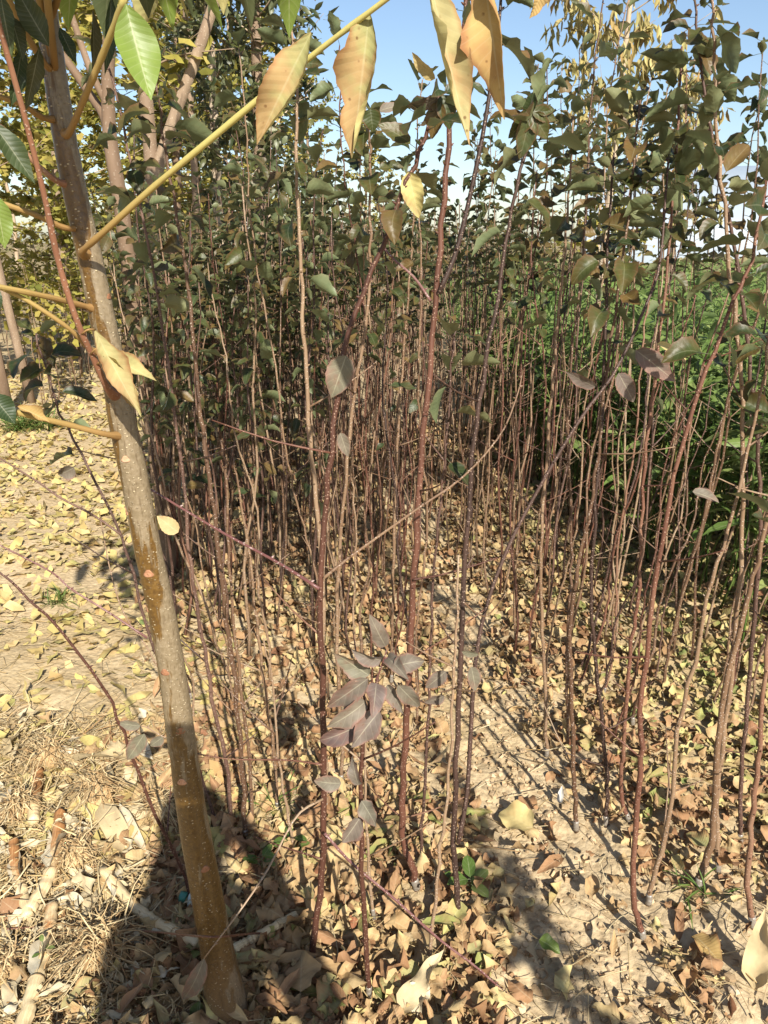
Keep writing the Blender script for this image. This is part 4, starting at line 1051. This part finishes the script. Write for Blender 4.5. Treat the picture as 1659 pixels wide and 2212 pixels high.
# ------------------------------------------------------------------ green crop on the right
CROPL = [leaf(.15, .034, 5, 2, 'lance', fold=.25, curl=.5 + .25 * k, roll=.2, wave=.2, seed=k) for k in range(5)]
crops = []
for k in range(8):
    r = np.random.default_rng(1300 + k)
    w, c = MB(), MB()
    for j in range(3):
        P = stem_path(r.uniform(.70, 1.0), (r.normal(0, .08), r.normal(0, .08)), .03, 1400 + k * 5 + j, 8) + np.array((r.normal(0, .05), r.normal(0, .05), 0))
        w.add(*tube(P, np.linspace(.004, .0018, 8), 5, r.random()))
        n = 19
        pos, Rm, s, rn = leaf_sites(P, n, .15, droop=-.25, seed=1500 + k * 5 + j)
        scatter(c, CROPL, pos, Rm, s * np.linspace(1.1, .7, n), rn)
    crops.append((w.mesh('stems', M['grass']), c.mesh('leaves', M['crop'])))
cpts = []
y = 2.45
while y < 8.5:
    x = right_edge(y) + .08
    while x < right_edge(y) + (1.6 if y < 5 else 3.4):
        xx, yy = x + rng.normal(0, .04), y + rng.normal(0, .05)
        if xx > .48 * yy * 1.25 + .6: break
        cpts.append((xx, yy)); x += .20
    y += .21
cpts = cpts[:290]
for i, (x, y) in enumerate(cpts):
    root = thing('crop_plant', (x, y, float(gz(x, y))), f"{'tall' if i % 3 else 'low'} green crop plant with lance-shaped leaves, {'at the near end' if y < 3.4 else ('midway back' if y < 5.5 else 'far back')}, {'beside the sapling stems' if x < right_edge(y) + .5 else 'away from the stems'}", 'plant', 'green crop beside the sapling stand')
    root.rotation_euler = (rng.normal(0, .04), rng.normal(0, .04), rng.uniform(0, 6.28)); s = rng.uniform(1.0, 1.25); root.scale = (s, s, s)
    w, c = crops[rng.integers(8)]
    obj('stems', w, root); obj('leaves', c, root)
mb = MB()
n = 11000
yy = rng.uniform(6.0, 16, n); xx = furrow_x(yy) + .95 + .02 * (yy - 4.5) + rng.random(n)**1.2 * (yy * .62 - .6)
zz = rng.uniform(.3, 1.15, n)
aa = rng.uniform(0, 6.3, n); pt = rng.normal(.35, .5, n)
D = np.stack([np.cos(aa) * np.cos(pt), np.sin(aa) * np.cos(pt), np.sin(pt)], -1)
scatter(mb, [leaf(.17, .04, 2, 2, 'lance', fold=.25, curl=.6, seed=k) for k in range(3)], np.stack([xx, yy, zz], -1), frames(D, np.array((0, 0, 1.)), rng.normal(0, .4, n)), rng.uniform(.8, 1.2, n), rng.random(n))
o = obj('crop_foliage', mb.mesh('crop_foliage', M['crop'])); tag(o, 'far part of the green crop reading as one leafy mass', 'crop', kind='stuff')

# ------------------------------------------------------------------ far background
# polytunnel of pale film
mb = MB()
a = np.linspace(0, math.pi, 19)
ys = np.linspace(0, 46, 47)
arch = np.stack([np.cos(a) * 7.5, np.zeros_like(a), np.sin(a)**.8 * 5.4], -1)
V = (arch[None] + np.stack([np.zeros_like(ys), ys, np.zeros_like(ys)], -1)[:, None]).reshape(-1, 3)
mb.add(V, grid_quads(46, 18), np.zeros_like(V))
tun = thing('polytunnel', (12, 48, 0), 'long pale plastic-film tunnel in the distance on the right', 'greenhouse')
tun.rotation_euler = (0, 0, RAD(-105))
obj('film', mb.mesh('film', M['film']), tun)
for k in range(0, 47, 3):
    obj('hoop', one(tube(arch * 1.005 + np.array((0, ys[k], 0)), .035, 6), 'hoop', M['tape']), tun)
V = np.concatenate([np.stack([arch[:, 0], np.full(19, .02), arch[:, 2] * s], -1) for s in (1, .0)])
obj('end_wall', one((V, grid_quads(1, 18), np.zeros_like(V)), 'end_wall', M['film']), tun)
# low dry hedge and far trees at the horizon
def hedge_mass(name, label, x0, x1, yc, hgt, n, seed):
    r = np.random.default_rng(seed); mb = MB()
    x = r.uniform(x0, x1, n); y = yc + r.normal(0, 1.5, n)
    top = hgt * (.55 + .45 * vnoise(x * .25, y * 0, seed))
    z = r.random(n)**.7 * top
    aa = r.uniform(0, 6.3, n)
    D = np.stack([np.cos(aa), np.sin(aa), r.normal(0, .5, n)], -1)
    scatter(mb, [leaf(.4, .3, 2, 2, 'ovate', seed=k) for k in range(3)], np.stack([x, y, z], -1), frames(D, np.array((0, 0, 1.)), r.normal(0, .8, n)), r.uniform(.6, 1.5, n), r.random(n))
    o = obj(name, mb.mesh(name, M['hedge'])); tag(o, label, 'hedge', kind='stuff')
hedge_mass('far_hedge', 'faint line of scrub along the far horizon', -70, 70, 75, 3.2, 9000, 5)
hedge_mass('field_scrub', 'dry brown-green scrub beyond the crop on the right', 4, 30, 26, 1.1, 4500, 6)

# ------------------------------------------------------------------ litter
def bare_mask(x, y):
    """0 = bare soil, 1 = thick litter"""
    d = np.abs(x - furrow_x(y) - .05 * np.sin(y * 5)) / np.where(y < 2.3, .15, .09)
    m = np.clip((d - .9) * 1.6, 0.04, 1)
    m = np.where((y > 2.3) & (vnoise(x * 3.1, y * 2.3, 31) > .42), np.maximum(m, .85), m)
    near = np.clip((1.58 - y) * 5, 0, 1) * np.clip((x - .22) * 5, 0, 1)          # trodden soil at the lower right
    m = np.minimum(m, 1 - .90 * near * (vnoise(x * 4, y * 4, 9) > .35))
    return m
LIT = []
for k in range(14):
    rs = np.random.default_rng(2000 + k)
    L = rs.uniform(.050, .078)
    LIT.append(leaf(L, L * rs.uniform(.62, .9), 9, 4, 'ovate' if k % 3 else 'round', fold=rs.uniform(0, .6), curl=rs.uniform(-.8, .9), roll=rs.uniform(-1.2, 1.6), asym=rs.uniform(-.8, .8), ragged=.14, serr=.035, wave=rs.uniform(.3, .8), pet=rs.choice([0, .02]), twist=rs.uniform(-1.2, 1.2), seed=k))
for k in range(4):
    LIT.append(leaf(.105, .03, 7, 4, 'lance', fold=.4, curl=rs.uniform(-1, 1.2), roll=.8, wave=.4, twist=rs.uniform(-1, 1), seed=k))
def litter_points(n, x0, x1, y0, y1):
    y = y0 + (y1 - y0) * rng.random(n)**1.6
    x = rng.uniform(x0, x1, n)
    return x, y
x, y = litter_points(27000, -1.2, 2.4, 1.0, 6.5)
keep = (rng.random(len(x)) < bare_mask(x, y)) & (x > -.46 - .34 * np.maximum(0, y - 1.7) - .25 * rng.random(len(x)))
x, y = x[keep], y[keep]
z = gz(x, y) + .004 + rng.random(len(x))**2 * .035
greenish = np.clip((x - .62) * 1.8, 0, 1) * np.clip((y - 1.65) * 3, 0, 1)
rn = np.where(rng.random(len(x)) < greenish * .75, rng.uniform(.55, .90, len(x)), np.where(rng.random(len(x)) < .88, rng.uniform(.02, .62, len(x)), rng.uniform(.02, .99, len(x))))
mb = MB()
scs = None
LITF = []
for k in range(12):
    rs = np.random.default_rng(2300 + k); L = rs.uniform(.050, .078)
    LITF.append(leaf(L, L * rs.uniform(.6, .85), 4, 2, 'ovate', fold=rs.uniform(0, .6), curl=rs.uniform(-.8, .9), roll=rs.uniform(-1, 1.3), wave=rs.uniform(.3, .7), twist=rs.uniform(-1, 1), seed=k))
fr = y > 2.5
scatter(mb, LITF, np.stack([x, y, z], -1)[fr], lying(int(fr.sum()), .40), rng.uniform(.4, 1.0, int(fr.sum())), rn[fr])
x, y, z, rn = x[~fr], y[~fr], z[~fr], rn[~fr]
scatter(mb, LIT, np.stack([x, y, z], -1), lying(len(x), .40), np.where(rng.random(len(x)) < .4, rng.uniform(.2, .45, len(x)), rng.uniform(.5, .95, len(x))), rn)
o = obj('leaf_litter', mb.mesh('leaf_litter', M['litter'])); tag(o, 'thick litter of dry tan and yellowish leaves between the saplings', 'leaves', kind='stuff')
# single larger fallen leaves
COLS = [('dark brown', .06), ('tan', .30), ('light tan', .47), ('pale yellow', .64), ('greenish', .84)]
LIT_ME = []
for k, l in enumerate(LIT):
    cn, cv = COLS[(0, 1, 2, 1, 3, 2, 1, 4)[k % 8]]
    V_, Q_, A_ = l; A_ = A_.copy(); A_[:, 2] = cv
    LIT_ME.append((one((V_, Q_, A_), 'fallen_leaf', M['litter']), cn, 'narrow' if k >= 14 else 'broad'))
zones = [((-.40, .32), (1.02, 1.75), 'between the olive trunk and the bare furrow', 150), ((.45, 1.25), (1.2, 2.1), 'on the litter right of the bare furrow', 130), ((.12, .60), (1.05, 2.2), 'on the bare pale soil', 12)]
for (xr, yr, where, cnt) in zones:
    for i in range(cnt):
        x, y = rng.uniform(*xr), rng.uniform(*yr)
        if cnt > 20 and bare_mask(np.array([x]), np.array([y]))[0] < .6: continue
        me_, cn, sh = LIT_ME[rng.integers(len(LIT_ME))]
        o = obj('fallen_leaf', me_)
        sc_ = rng.uniform(.8, 1.15)
        o.matrix_world = mat4(lying(1, .32)[0], np.array((x, y, float(gz(x, y)) + rng.uniform(.012, .04))), sc_)
        tag(o, f"{'large' if sc_ > .98 else 'small'} {sh} {cn} fallen leaf lying {where}", 'leaf', 'fallen leaves lying singly on top of the litter')
for (b, t_, w, m, lab) in [((1150, 1790), (1075, 1745), 70, M['ginkgo'], 'big pale yellow fallen leaf with torn edge on the soil ridge'), ((1165, 2030), (1212, 2055), 34, M['leaf_green'], 'fresh green fallen leaf standing on the bare soil'),
        ((1500, 2020), (1560, 2070), 56, M['leaf_orange'], 'rust-brown fallen leaf at the lower right'), ((730, 2110), (700, 2190), 78, M['leaf_yellow'], 'large yellow fallen leaf near the foot of the red sapling'),
        ((830, 2110), (870, 2170), 46, M['leaf_yellow'], 'long ribbed yellow leaf curled on the litter at the bottom'), ((900, 2080), (845, 2155), 40, M['leaf_yellow'], 'second ribbed yellow leaf curled below the whip'),
        ((1000, 1950), (960, 2010), 44, M['litter'], 'arched tan leaf at the foot of the dark sapling'), ((1010, 2060), (1045, 2030), 26, M['leaf_yellow'], 'curved yellow-green leaf rolled like a hook'),
        ((1530, 1830), (1480, 1790), 44, M['leaf_yellow'], 'yellow leaf leaning on the clump of red stems'), ((1215, 1850), (1165, 1878), 26, M['litter'], 'narrow tan leaf on the edge of the soil')]:
    p, q = ground(*b, dz=.03), ground(*t_, dz=.04)
    L = np.linalg.norm(q - p)
    o = obj('fallen_leaf', one(leaf(max(L, .05), w / F * depth(p), 12, 6, 'ovate', fold=.3, curl=.5, roll=.5, wave=.3, serr=.03, seed=b[0]), 'fallen_leaf', m))
    o.matrix_world = mat4(frames((q - p)[None], np.array((0, -.3, 1.)), np.array([.1]))[0], p, 1)
    tag(o, lab, 'leaf')
# yellow fan leaves on the path
n = 24000
y = 1.55 + rng.random(n)**1.35 * 8.5
x = left_edge(1.0) - .34 * np.maximum(0, y - 1.7) + .25 - rng.random(n)**.8 * (1.4 + .62 * y)
dens = np.clip(.25 + 1.3 * (vnoise(x * 1.3, y * 2.1, 21) - .25), .08, 1)
dens = np.where(y > 3.4, np.maximum(dens, .85), dens)
k = rng.random(n) < dens
x, y = x[k], y[k]
mb = MB()
FLIT = [leaf(.052, .05, 2, 4, 'fan', curl=.35 * j, wave=.3, pet=.025 if j % 2 else 0, seed=j) for j in range(-2, 4)]
scatter(mb, FLIT, np.stack([x, y, gz(x, y) + .004 + .02 * rng.random(len(x))**2], -1), lying(len(x), .30), np.where(rng.random(len(x)) < .35, rng.uniform(.3, .6, len(x)), rng.uniform(.65, 1.1, len(x))), rng.uniform(.01, .99, len(x)))
o = obj('yellow_leaf_litter', mb.mesh('yellow_leaf_litter', M['ginkgo'])); tag(o, 'carpet of pale yellow fan-shaped leaves on the path at the left', 'leaves', kind='stuff')
mb = MB()
for i in range(2600):
    y = 1.05 + rng.random()**1.6 * 3.2; x = rng.uniform(-.9, 1.6)
    a = rng.uniform(0, 6.3); L = rng.uniform(.02, .11)
    p = np.array((x, y, float(gz(x, y)) + rng.uniform(.003, .03)))
    P = p + np.linspace(0, 1, 4)[:, None] * np.array((math.cos(a), math.sin(a), rng.normal(0, .15))) * L + np.linspace(0, 1, 4)[:, None]**2 * rng.normal(0, .25, 3) * np.array((1, 1, .2)) * L
    mb.add(*tube(P, rng.choice([.0006, .0009, .0015]), 3, rng.random()))
for i in range(4200):
    y = 1.7 + rng.random()**1.4 * 4.5; x = -.45 - .34 * max(0, y - 1.7) - rng.random() * (.9 + .5 * y)
    a = rng.normal(0, .8); L = rng.uniform(.02, .13)
    p = np.array((x, y, float(gz(x, y)) + rng.uniform(.002, .012)))
    mb.add(*tube(p + np.linspace(0, 1, 3)[:, None] * np.array((math.cos(a), math.sin(a), rng.normal(0, .06))) * L, rng.choice([.0007, .001, .0016]), 3, rng.uniform(.1, .9)))
o = obj('twig_litter', mb.mesh('twig_litter', M['straw'])); tag(o, 'thin broken stalks and leaf stems strewn over the litter', 'twigs', kind='stuff')
# clods on the bare soil
n = 2200
y = 1.02 + rng.random(n)**1.8 * 2.4
x = np.where(rng.random(n) < .55, furrow_x(y) + rng.normal(0, .13, n), rng.uniform(.2, 1.2, n))
x = np.where((y > 1.7) & (rng.random(n) < .8), furrow_x(y) + rng.normal(0, .09, n), x)
a = np.linspace(0, 2 * math.pi, 6)
CLOD = []
for k in range(6):
    r = np.random.default_rng(k)
    V = np.concatenate([np.stack([np.cos(a) * s * (1 + .25 * np.r_[q_ := r.normal(0, 1, 5), q_[0]]), np.sin(a) * s, np.full(6, h)], -1) for s, h in ((1, -.4), (.85, .45), (.05, .6))]) * .012
    CLOD.append((V, grid_quads(2, 5), np.zeros_like(V)))
mb = MB()
scatter(mb, CLOD, np.stack([x, y, gz(x, y) + .001], -1), lying(n, .3), rng.uniform(.2, 1.0, n)**2.2 * 1.15, rng.random(n))
o = obj('soil_clods', mb.mesh('soil_clods', M['clod'], False)); tag(o, 'crumbly clods of dry soil on the bare furrow', 'clods', kind='stuff')

# ------------------------------------------------------------------ corn stubble at the lower left
def strand(p, d, L, r, curl, n=5):
    t = np.linspace(0, 1, n)[:, None]
    return p + d * L * t + curl * (t**2) * L
def corn_stalk(pts, w_px, label, tint, dz=.036, husk=True):
    P0 = [ground(q[0], q[1], dz) for q in pts]
    P = resample(np.array(P0), 40)
    base = P[0].copy()
    r = w_px / 2 / F * depth(P[len(P) // 2])
    t = np.linspace(0, 1, 40)
    rr = r * (1 + .09 * np.exp(-((t - .36) / .03)**2) + .09 * np.exp(-((t - .75) / .03)**2) + .035 * rng.standard_normal(40)) * (1 - .12 * t)
    root = thing('corn_stalk', base, label, 'stalk', 'cut corn stalks on the ground')
    V, Q, A = tube(P - base, rr, 12)
    V = V + np.repeat(np.r_[0, 0, rng.normal(0, .0012, 38), 0, 0][:, None], 13, 0).reshape(-1, 1) * np.array((1, 0, 1)) + (rng.normal(0, .0007, V.shape))
    V[::13] = V[12::13]
    A[:, 2] = tint * np.repeat(np.r_[0, t, 1], 13)
    culm = obj('culm', one((V, Q, A), 'culm', M['cornstalk']), root)
    for s in (.36, .75):
        k = int(s * 39)
        obj('node_ring', one(tube(P[k:k + 2] - base, rr[k] * 1.03, 12, .9), 'node_ring', M['straw']), culm)
    if husk:
        k = int(.36 * 39)
        d = P[-1] - P[0]; d /= np.linalg.norm(d)
        o = obj('sheath', one(leaf(.16, r * 3.0, 10, 4, 'strip', roll=1.6, curl=.5, wave=.3, seed=w_px), 'sheath', M['husk']), culm)
        o.matrix_local = mat4(frames(d[None], np.array((0, -.4, 1.)), np.array([.4]))[0], P[k] - base + np.array((0, 0, r * .9)), 1)
    return root
corn_stalk([(45, 2235), (75, 2130), (100, 2045), (112, 1955)], 32, 'stout pale corn stalk in the lower left corner', .5)
corn_stalk([(62, 1968), (105, 1895), (125, 1800), (130, 1755)], 27, 'brown-topped corn stalk lying above the corner one', 1.0)
corn_stalk([(60, 1980), (48, 1925), (33, 1880), (30, 1815)], 24, 'bent corn stalk at the left picture edge', .8)
corn_stalk([(222, 1880), (300, 1966), (360, 2005), (425, 2038)], 24, 'straight striped corn stalk pointing at the olive trunk foot', 0.0, husk=False)
corn_stalk([(72, 1775), (76, 1720), (85, 1665)], 24, 'short reddish stub of corn stalk above the bent one', 1.2, husk=False)
corn_stalk([(505, 2050), (560, 2020), (640, 1975)], 20, 'flattened straw-coloured stalk right of the olive trunk', .1, husk=False)
def root_ball(px, py, rad_px, n, label, dens=1.0):
    c = ground(px, py, .03)
    R = rad_px / F * depth(c)
    root = thing('root_ball', c, label, 'root ball', 'fibrous corn root balls')
    mb = MB()
    for i in range(n):
        a = rng.uniform(0, 6.3); e = rng.uniform(-.25, 1.1)
        d = np.array((math.cos(a) * math.cos(e), math.sin(a) * math.cos(e), math.sin(e) * .7))
        p = rng.normal(0, .22 * R, 3) + np.array((0, 0, .1 * R))
        cu = rng.normal(0, .5, 3) + np.array((0, 0, -.7))
        P = strand(p, d, R * rng.uniform(.45, 1.15), 0, cu, 6) + np.cumsum(rng.normal(0, .05 * R, (6, 3)), 0) * np.array((1, 1, .6))
        P[:, 2] += .25 * R
        mb.add(*tube(P, np.linspace(.0016, .0006, 6) * rng.uniform(.6, 1.5), 3, rng.random()))
    obj('root_fibres', mb.mesh('root_fibres', M['root']), root)['kind'] = 'stuff'
    V, Q, A = tube(np.array([(0, 0, -.03), (0, 0, 0), (0.005, 0, .4 * R), (.008, 0, .5 * R)]), [R * .5, R * .55, R * .38, R * .2], 10)
    V = V * (1 + .12 * rng.standard_normal((len(V), 1)))
    obj('root_crown', one((V, Q, A), 'root_crown', M['root']), root)
root_ball(215, 2060, 88, 420, 'large hairy corn root ball nearest the camera')
root_ball(212, 1715, 62, 260, 'corn root ball in the straw above the pale husk')
root_ball(165, 1850, 52, 240, 'corn root ball half buried left of the striped stalk')
root_ball(45, 1745, 50, 200, 'corn root ball at the left picture edge')
root_ball(350, 1750, 48, 200, 'corn root ball in the shade close to the olive trunk')
root_ball(105, 1640, 55, 220, 'corn root ball farthest back in the straw')
root_ball(25, 2080, 42, 150, 'small corn root ball beside the corner stalk')
def husk(b, t_, w, label, dzb=.03, dzt=.05, mat='husk', **kw):
    p, q = ground(*b, dz=dzb), ground(*t_, dz=dzt)
    L = np.linalg.norm(q - p)
    kk = dict(nu=16, nv=6, fold=.1, curl=.4, roll=.6, wave=.5, twist=.5); kk.update(kw)
    o = obj('dry_husk', one(leaf(L, w / F * depth(p), shape='strip', seed=int(b[0]), **kk), 'dry_husk', M[mat]))
    o.matrix_world = mat4(frames((q - p)[None], np.array((0, -.4, 1.)), np.array([rng.normal(0, .3)]))[0], p, 1)
    return tag(o, label, 'husk', 'dry corn husks and blades')
husk((217, 1735), (303, 1888), 46, 'broad wavy pale husk in the middle of the straw', .05, .02)
husk((258, 1735), (332, 1878), 20, 'narrow pale husk beside the broad wavy one', .05, .02)
husk((110, 1769), (190, 1772), 22, 'short curled husk on the straw heap')
husk((8, 1632), (40, 1570), 34, 'flat pale husk at the left picture edge near the path')
husk((133, 1640), (365, 1612), 34, 'long husk lying across behind the olive trunk')
husk((330, 1640), (270, 1560), 26, 'twisted husk behind the low mauve leaves')
husk((20, 2000), (60, 1960), 30, 'crumpled husk by the bent stalk')
husk((130, 2180), (235, 2090), 40, 'broad yellow blade under the nearest root ball', mat='leaf_yellow')
husk((15, 2190), (40, 2080), 40, 'upright pale husk in the lower left corner')
husk((860, 2192), (958, 2048), 46, 'torn whitish husk under the pink whip', .02, .10, wave=.9)
husk((880, 2185), (930, 2120), 50, 'frayed lower half of the torn whitish husk', .02, .05, wave=.9)
husk((1628, 2140), (1652, 1962), 56, 'tall dry husk standing upright at the right picture edge', .0, .13, roll=.9, twist=.1, curl=.1)
husk((470, 2075), (610, 2062), 30, 'yellowish curled blade right of the olive trunk', mat='leaf_yellow')
husk((180, 1985), (215, 1905), 24, 'folded husk between stalk and root ball')
for i in range(95):
    px, py = rng.uniform(-20, 330), rng.uniform(1545, 2200)
    a = rng.uniform(0, 6.3); l = rng.uniform(30, 110)
    husk((px, py), (px + l * math.cos(a), py + l * .6 * math.sin(a)), int(rng.uniform(8, 38)), f"{'narrow' if i % 2 else 'wide'} pale shred of corn husk in the {'near' if py > 1860 else 'far'} part of the straw heap", rng.uniform(.015, .04), rng.uniform(.01, .06), roll=rng.uniform(.2, 1.4), wave=.8, twist=rng.uniform(-1.5, 1.5), ragged=.12)
mb = MB()
n = 6000
for i in range(n):
    px = rng.uniform(-60, 400); py = 1545 + 680 * rng.random()
    if px > 250 and rng.random() < .75: continue
    p = ground(px, py, .004 + .03 * rng.random()**1.5)
    a = rng.uniform(0, 6.3); L = rng.uniform(.02, .10)
    d = np.array((math.cos(a), math.sin(a), rng.normal(0, .22)))
    P = strand(p, d, L, 0, rng.normal(0, .3, 3) * np.array((1, 1, .4)), 4)
    mb.add(*tube(P, rng.choice([.0007, .001, .0018]), 3, rng.random()))
o = obj('straw', mb.mesh('straw', M['straw'])); tag(o, 'tangled broken straw and root fibre heaped at the lower left', 'straw', kind='stuff')
# litter among the straw and in the shade at the trunk foot
n = 520
px, py = 620 * rng.random(n)**.6, rng.uniform(1560, 2230, n)
g_ = np.array([ground(a, b, .02 * rng.random()) for a, b in zip(px, py)])
mb = MB(); scatter(mb, LIT, g_, lying(n, .4), rng.uniform(.6, 1.0, n), rng.uniform(.0, .62, n))
o = obj('shaded_leaf_litter', mb.mesh('shaded_leaf_litter', M['litter'])); tag(o, 'dry leaves mixed into the straw and round the olive trunk foot', 'leaves', kind='stuff')

# ------------------------------------------------------------------ small things
p = ground(405, 1940, .025)
bot = thing('plastic_bottle', p, 'crushed pale plastic bottle lying behind the olive trunk', 'bottle')
prof = [(0, .0), (.006, .019), (.03, .021), (.033, .0185), (.05, .021), (.053, .0185), (.075, .0215), (.1, .012), (.112, .0085), (.118, .0085)]
V, Q, A = tube(np.array([(q[0], .1 * q[0], 0) for q in prof]), [max(q[1], .001) for q in prof], 16)
V[:, 2] *= 1 - .25 * np.exp(-((V[:, 0] - .05) / .03)**2)
obj('body', one((V, Q, A), 'body', M['plastic']), bot)
obj('cap', one(tube(np.array([(-.002, 0, 0), (-.018, 0, 0)]), .0125, 14), 'cap', M['plastic_cap']), bot)
bot.rotation_euler = (0, .1, RAD(-12))
GR = [leaf(.11, .005, 5, 2, 'lance', fold=.6, curl=.5 * k, seed=k) for k in range(1, 5)]
def tuft(px, py, n, label, s=1.0):
    c = ground(px, py)
    aa = rng.uniform(0, 6.3, n); pt = rng.uniform(.5, 1.4, n)
    D = np.stack([np.cos(aa) * np.cos(pt), np.sin(aa) * np.cos(pt), np.sin(pt)], -1)
    mb = MB(); scatter(mb, GR, rng.normal(0, .018 * s, (n, 3)) * np.array((1, 1, 0)), frames(D, np.array((0, 0, 1.)), rng.normal(0, .4, n)), rng.uniform(.5, 1.1, n) * s, rng.random(n))
    o = obj('grass_tuft', mb.mesh('grass_tuft', M['grass'])); o.location = c
    tag(o, label, 'grass', 'small grass tufts')
tuft(598, 1752, 36, 'dark green grass tuft among the bare whips')
tuft(130, 1305, 60, 'grass tuft on the path near the shade', 1.0)
tuft(45, 930, 160, 'wide grass tuft at the foot of the left-edge trunk', 2.2)
tuft(95, 925, 160, 'wide grass tuft right of the left-edge trunks', 2.2)
tuft(1515, 1930, 26, 'thin grass blades at the foot of the stout crooked sapling')
def seedling(px, py, n, L, label):
    c = ground(px, py); root = thing('weed_seedling', c, label, 'weed', 'green weed seedlings')
    obj('stem', one(tube(np.array([(0, 0, -.01), (0, 0, .02), (.004, 0, .045)]), .0014, 5), 'stem', M['grass']), root)
    for i in range(n):
        a = i * 2.4 + rng.uniform(0, 1); d = np.array((math.cos(a), math.sin(a), .45))
        o = obj('leaf', one(leaf(L, L * .55, 7, 4, 'round', fold=.2, curl=.5, pet=.01, seed=i), 'leaf', M['crop']), root)
        o.matrix_local = mat4(frames(d[None], np.array((0, 0, 1.)), np.array([0.]))[0], np.array((0, 0, .02 + .008 * i)), 1)
seedling(632, 1850, 6, .04, 'small green weed at the foot of the bare whips')
seedling(566, 1888, 6, .038, 'small green weed in the shade right of the olive trunk')
seedling(103, 2095, 7, .018, 'tiny bright green weed beside the corner stalk')
seedling(1015, 1935, 5, .06, 'green broad-leaved weed at the foot of the dark sapling')
# scrap of white paper
V, Q, A = leaf(.05, .02, 8, 4, 'strip', curl=1.2, roll=1.2, wave=.6, seed=3)
o = obj('paper_scrap', one((V, Q, A), 'paper_scrap', simple('paper', (.45, .43, .39), .8, .2, 30, .2)))
p = ground(1208, 1735, .02); o.matrix_world = mat4(frames(np.array([(.1, .1, 1.)]), np.array((0, -1., 0)), np.array([.3]))[0], p, 1)
tag(o, 'crumpled white paper scrap caught among the right-hand stems', 'scrap')

# ------------------------------------------------------------------ the photographer, whose shadow falls on the ground at the left
def skin(name, verts, edges, radii, mat, parent, root=0, sub=2):
    me = bpy.data.meshes.new(name); me.from_pydata(verts, edges, [])
    o = obj(name, me, parent)
    m = o.modifiers.new('skin', 'SKIN'); m.use_smooth_shade = True
    for d, r in zip(me.skin_vertices[0].data, radii): d.radius = r if isinstance(r, tuple) else (r, r)
    me.skin_vertices[0].data[root].use_root = True
    o.modifiers.new('sub', 'SUBSURF').render_levels = sub
    me.materials.append(mat)
    return o
PH = .965
per = thing('person', (.125, -.45, 0), 'person in a dark jacket standing behind the camera, holding up a phone', 'person')
bv = [(0, 0, .95), (0, 0, 1.12), (0, 0, 1.32), (0, .0, 1.45), (0, .02, 1.52), (0, .03, 1.60), (0, .03, 1.68),
      (.17, 0, 1.41), (.22, .08, 1.17), (.08, .30, 1.36), (-.01, .38, 1.42),
      (-.17, 0, 1.41), (-.22, .08, 1.17), (-.16, .30, 1.36), (-.11, .38, 1.42),
      (.09, 0, .88), (.10, .02, .48), (.10, -.02, .07), (.10, .12, .03),
      (-.09, 0, .88), (-.10, .02, .48), (-.10, -.02, .07), (-.10, .12, .03)]
be = [(0, 1), (1, 2), (2, 3), (3, 4), (4, 5), (5, 6), (3, 7), (7, 8), (8, 9), (9, 10), (3, 11), (11, 12), (12, 13), (13, 14), (0, 15), (15, 16), (16, 17), (17, 18), (0, 19), (19, 20), (20, 21), (21, 22)]
brad = [(.13, .10), (.13, .09), (.145, .10), (.10, .08), .055, .085, .085, .065, .05, .04, .032, .065, .05, .04, .032, .085, .06, .045, .045, .085, .06, .045, .045]
per.scale = (PH, PH, PH)
skin('body', bv, be, brad, M['jacket'], per)
V, Q, A = tube(resample(np.array([(0, .03, 1.56), (0, .02, 1.64), (0, .01, 1.72), (0, .01, 1.735)]), 8), [.07, .095, .10, .102, .098, .085, .055, .01], 14)
obj('hair', one((V, Q, A), 'hair', M['hair']), per)
ph = thing('phone', (0, -.025, 1.5), 'dark phone held up in both hands in front of the person', 'phone')
V, Q, A = tube(np.array([(0, -.004, 0), (0, .004, 0)]), .001, 4)
bx = np.array([(sx * .037, sy * .004, sz * .078) for sx in (-1, 1) for sy in (-1, 1) for sz in (-1, 1)], float)
bq = np.array([(0, 1, 3, 2), (4, 6, 7, 5), (0, 4, 5, 1), (2, 3, 7, 6), (0, 2, 6, 4), (1, 5, 7, 3)])
obj('case', one((bx, bq, np.zeros_like(bx)), 'case', M['phone'], False), ph)
# a leafy sapling beside the photographer, known by the shade it throws on the soil
P = stem_path(1.75, (.02, 0), .03, 4242, 22) + np.array((.80, -.30, 0))
build_near('apple_sapling', P, .0065, .002, BB, 'leafy sapling beside the photographer whose shade falls on the lower middle soil', nleaf=70, leaf_from=.55, seed=4243, twigs=3)
P = stem_path(1.6, (.0, 0), .03, 4244, 22) + np.array((.92, -.42, 0))
build_near('apple_sapling', P, .0065, .002, BD, 'second leafy sapling close beside the photographer, behind the first', nleaf=60, leaf_from=.55, seed=4245, twigs=3)
print('objects', len(col.objects))
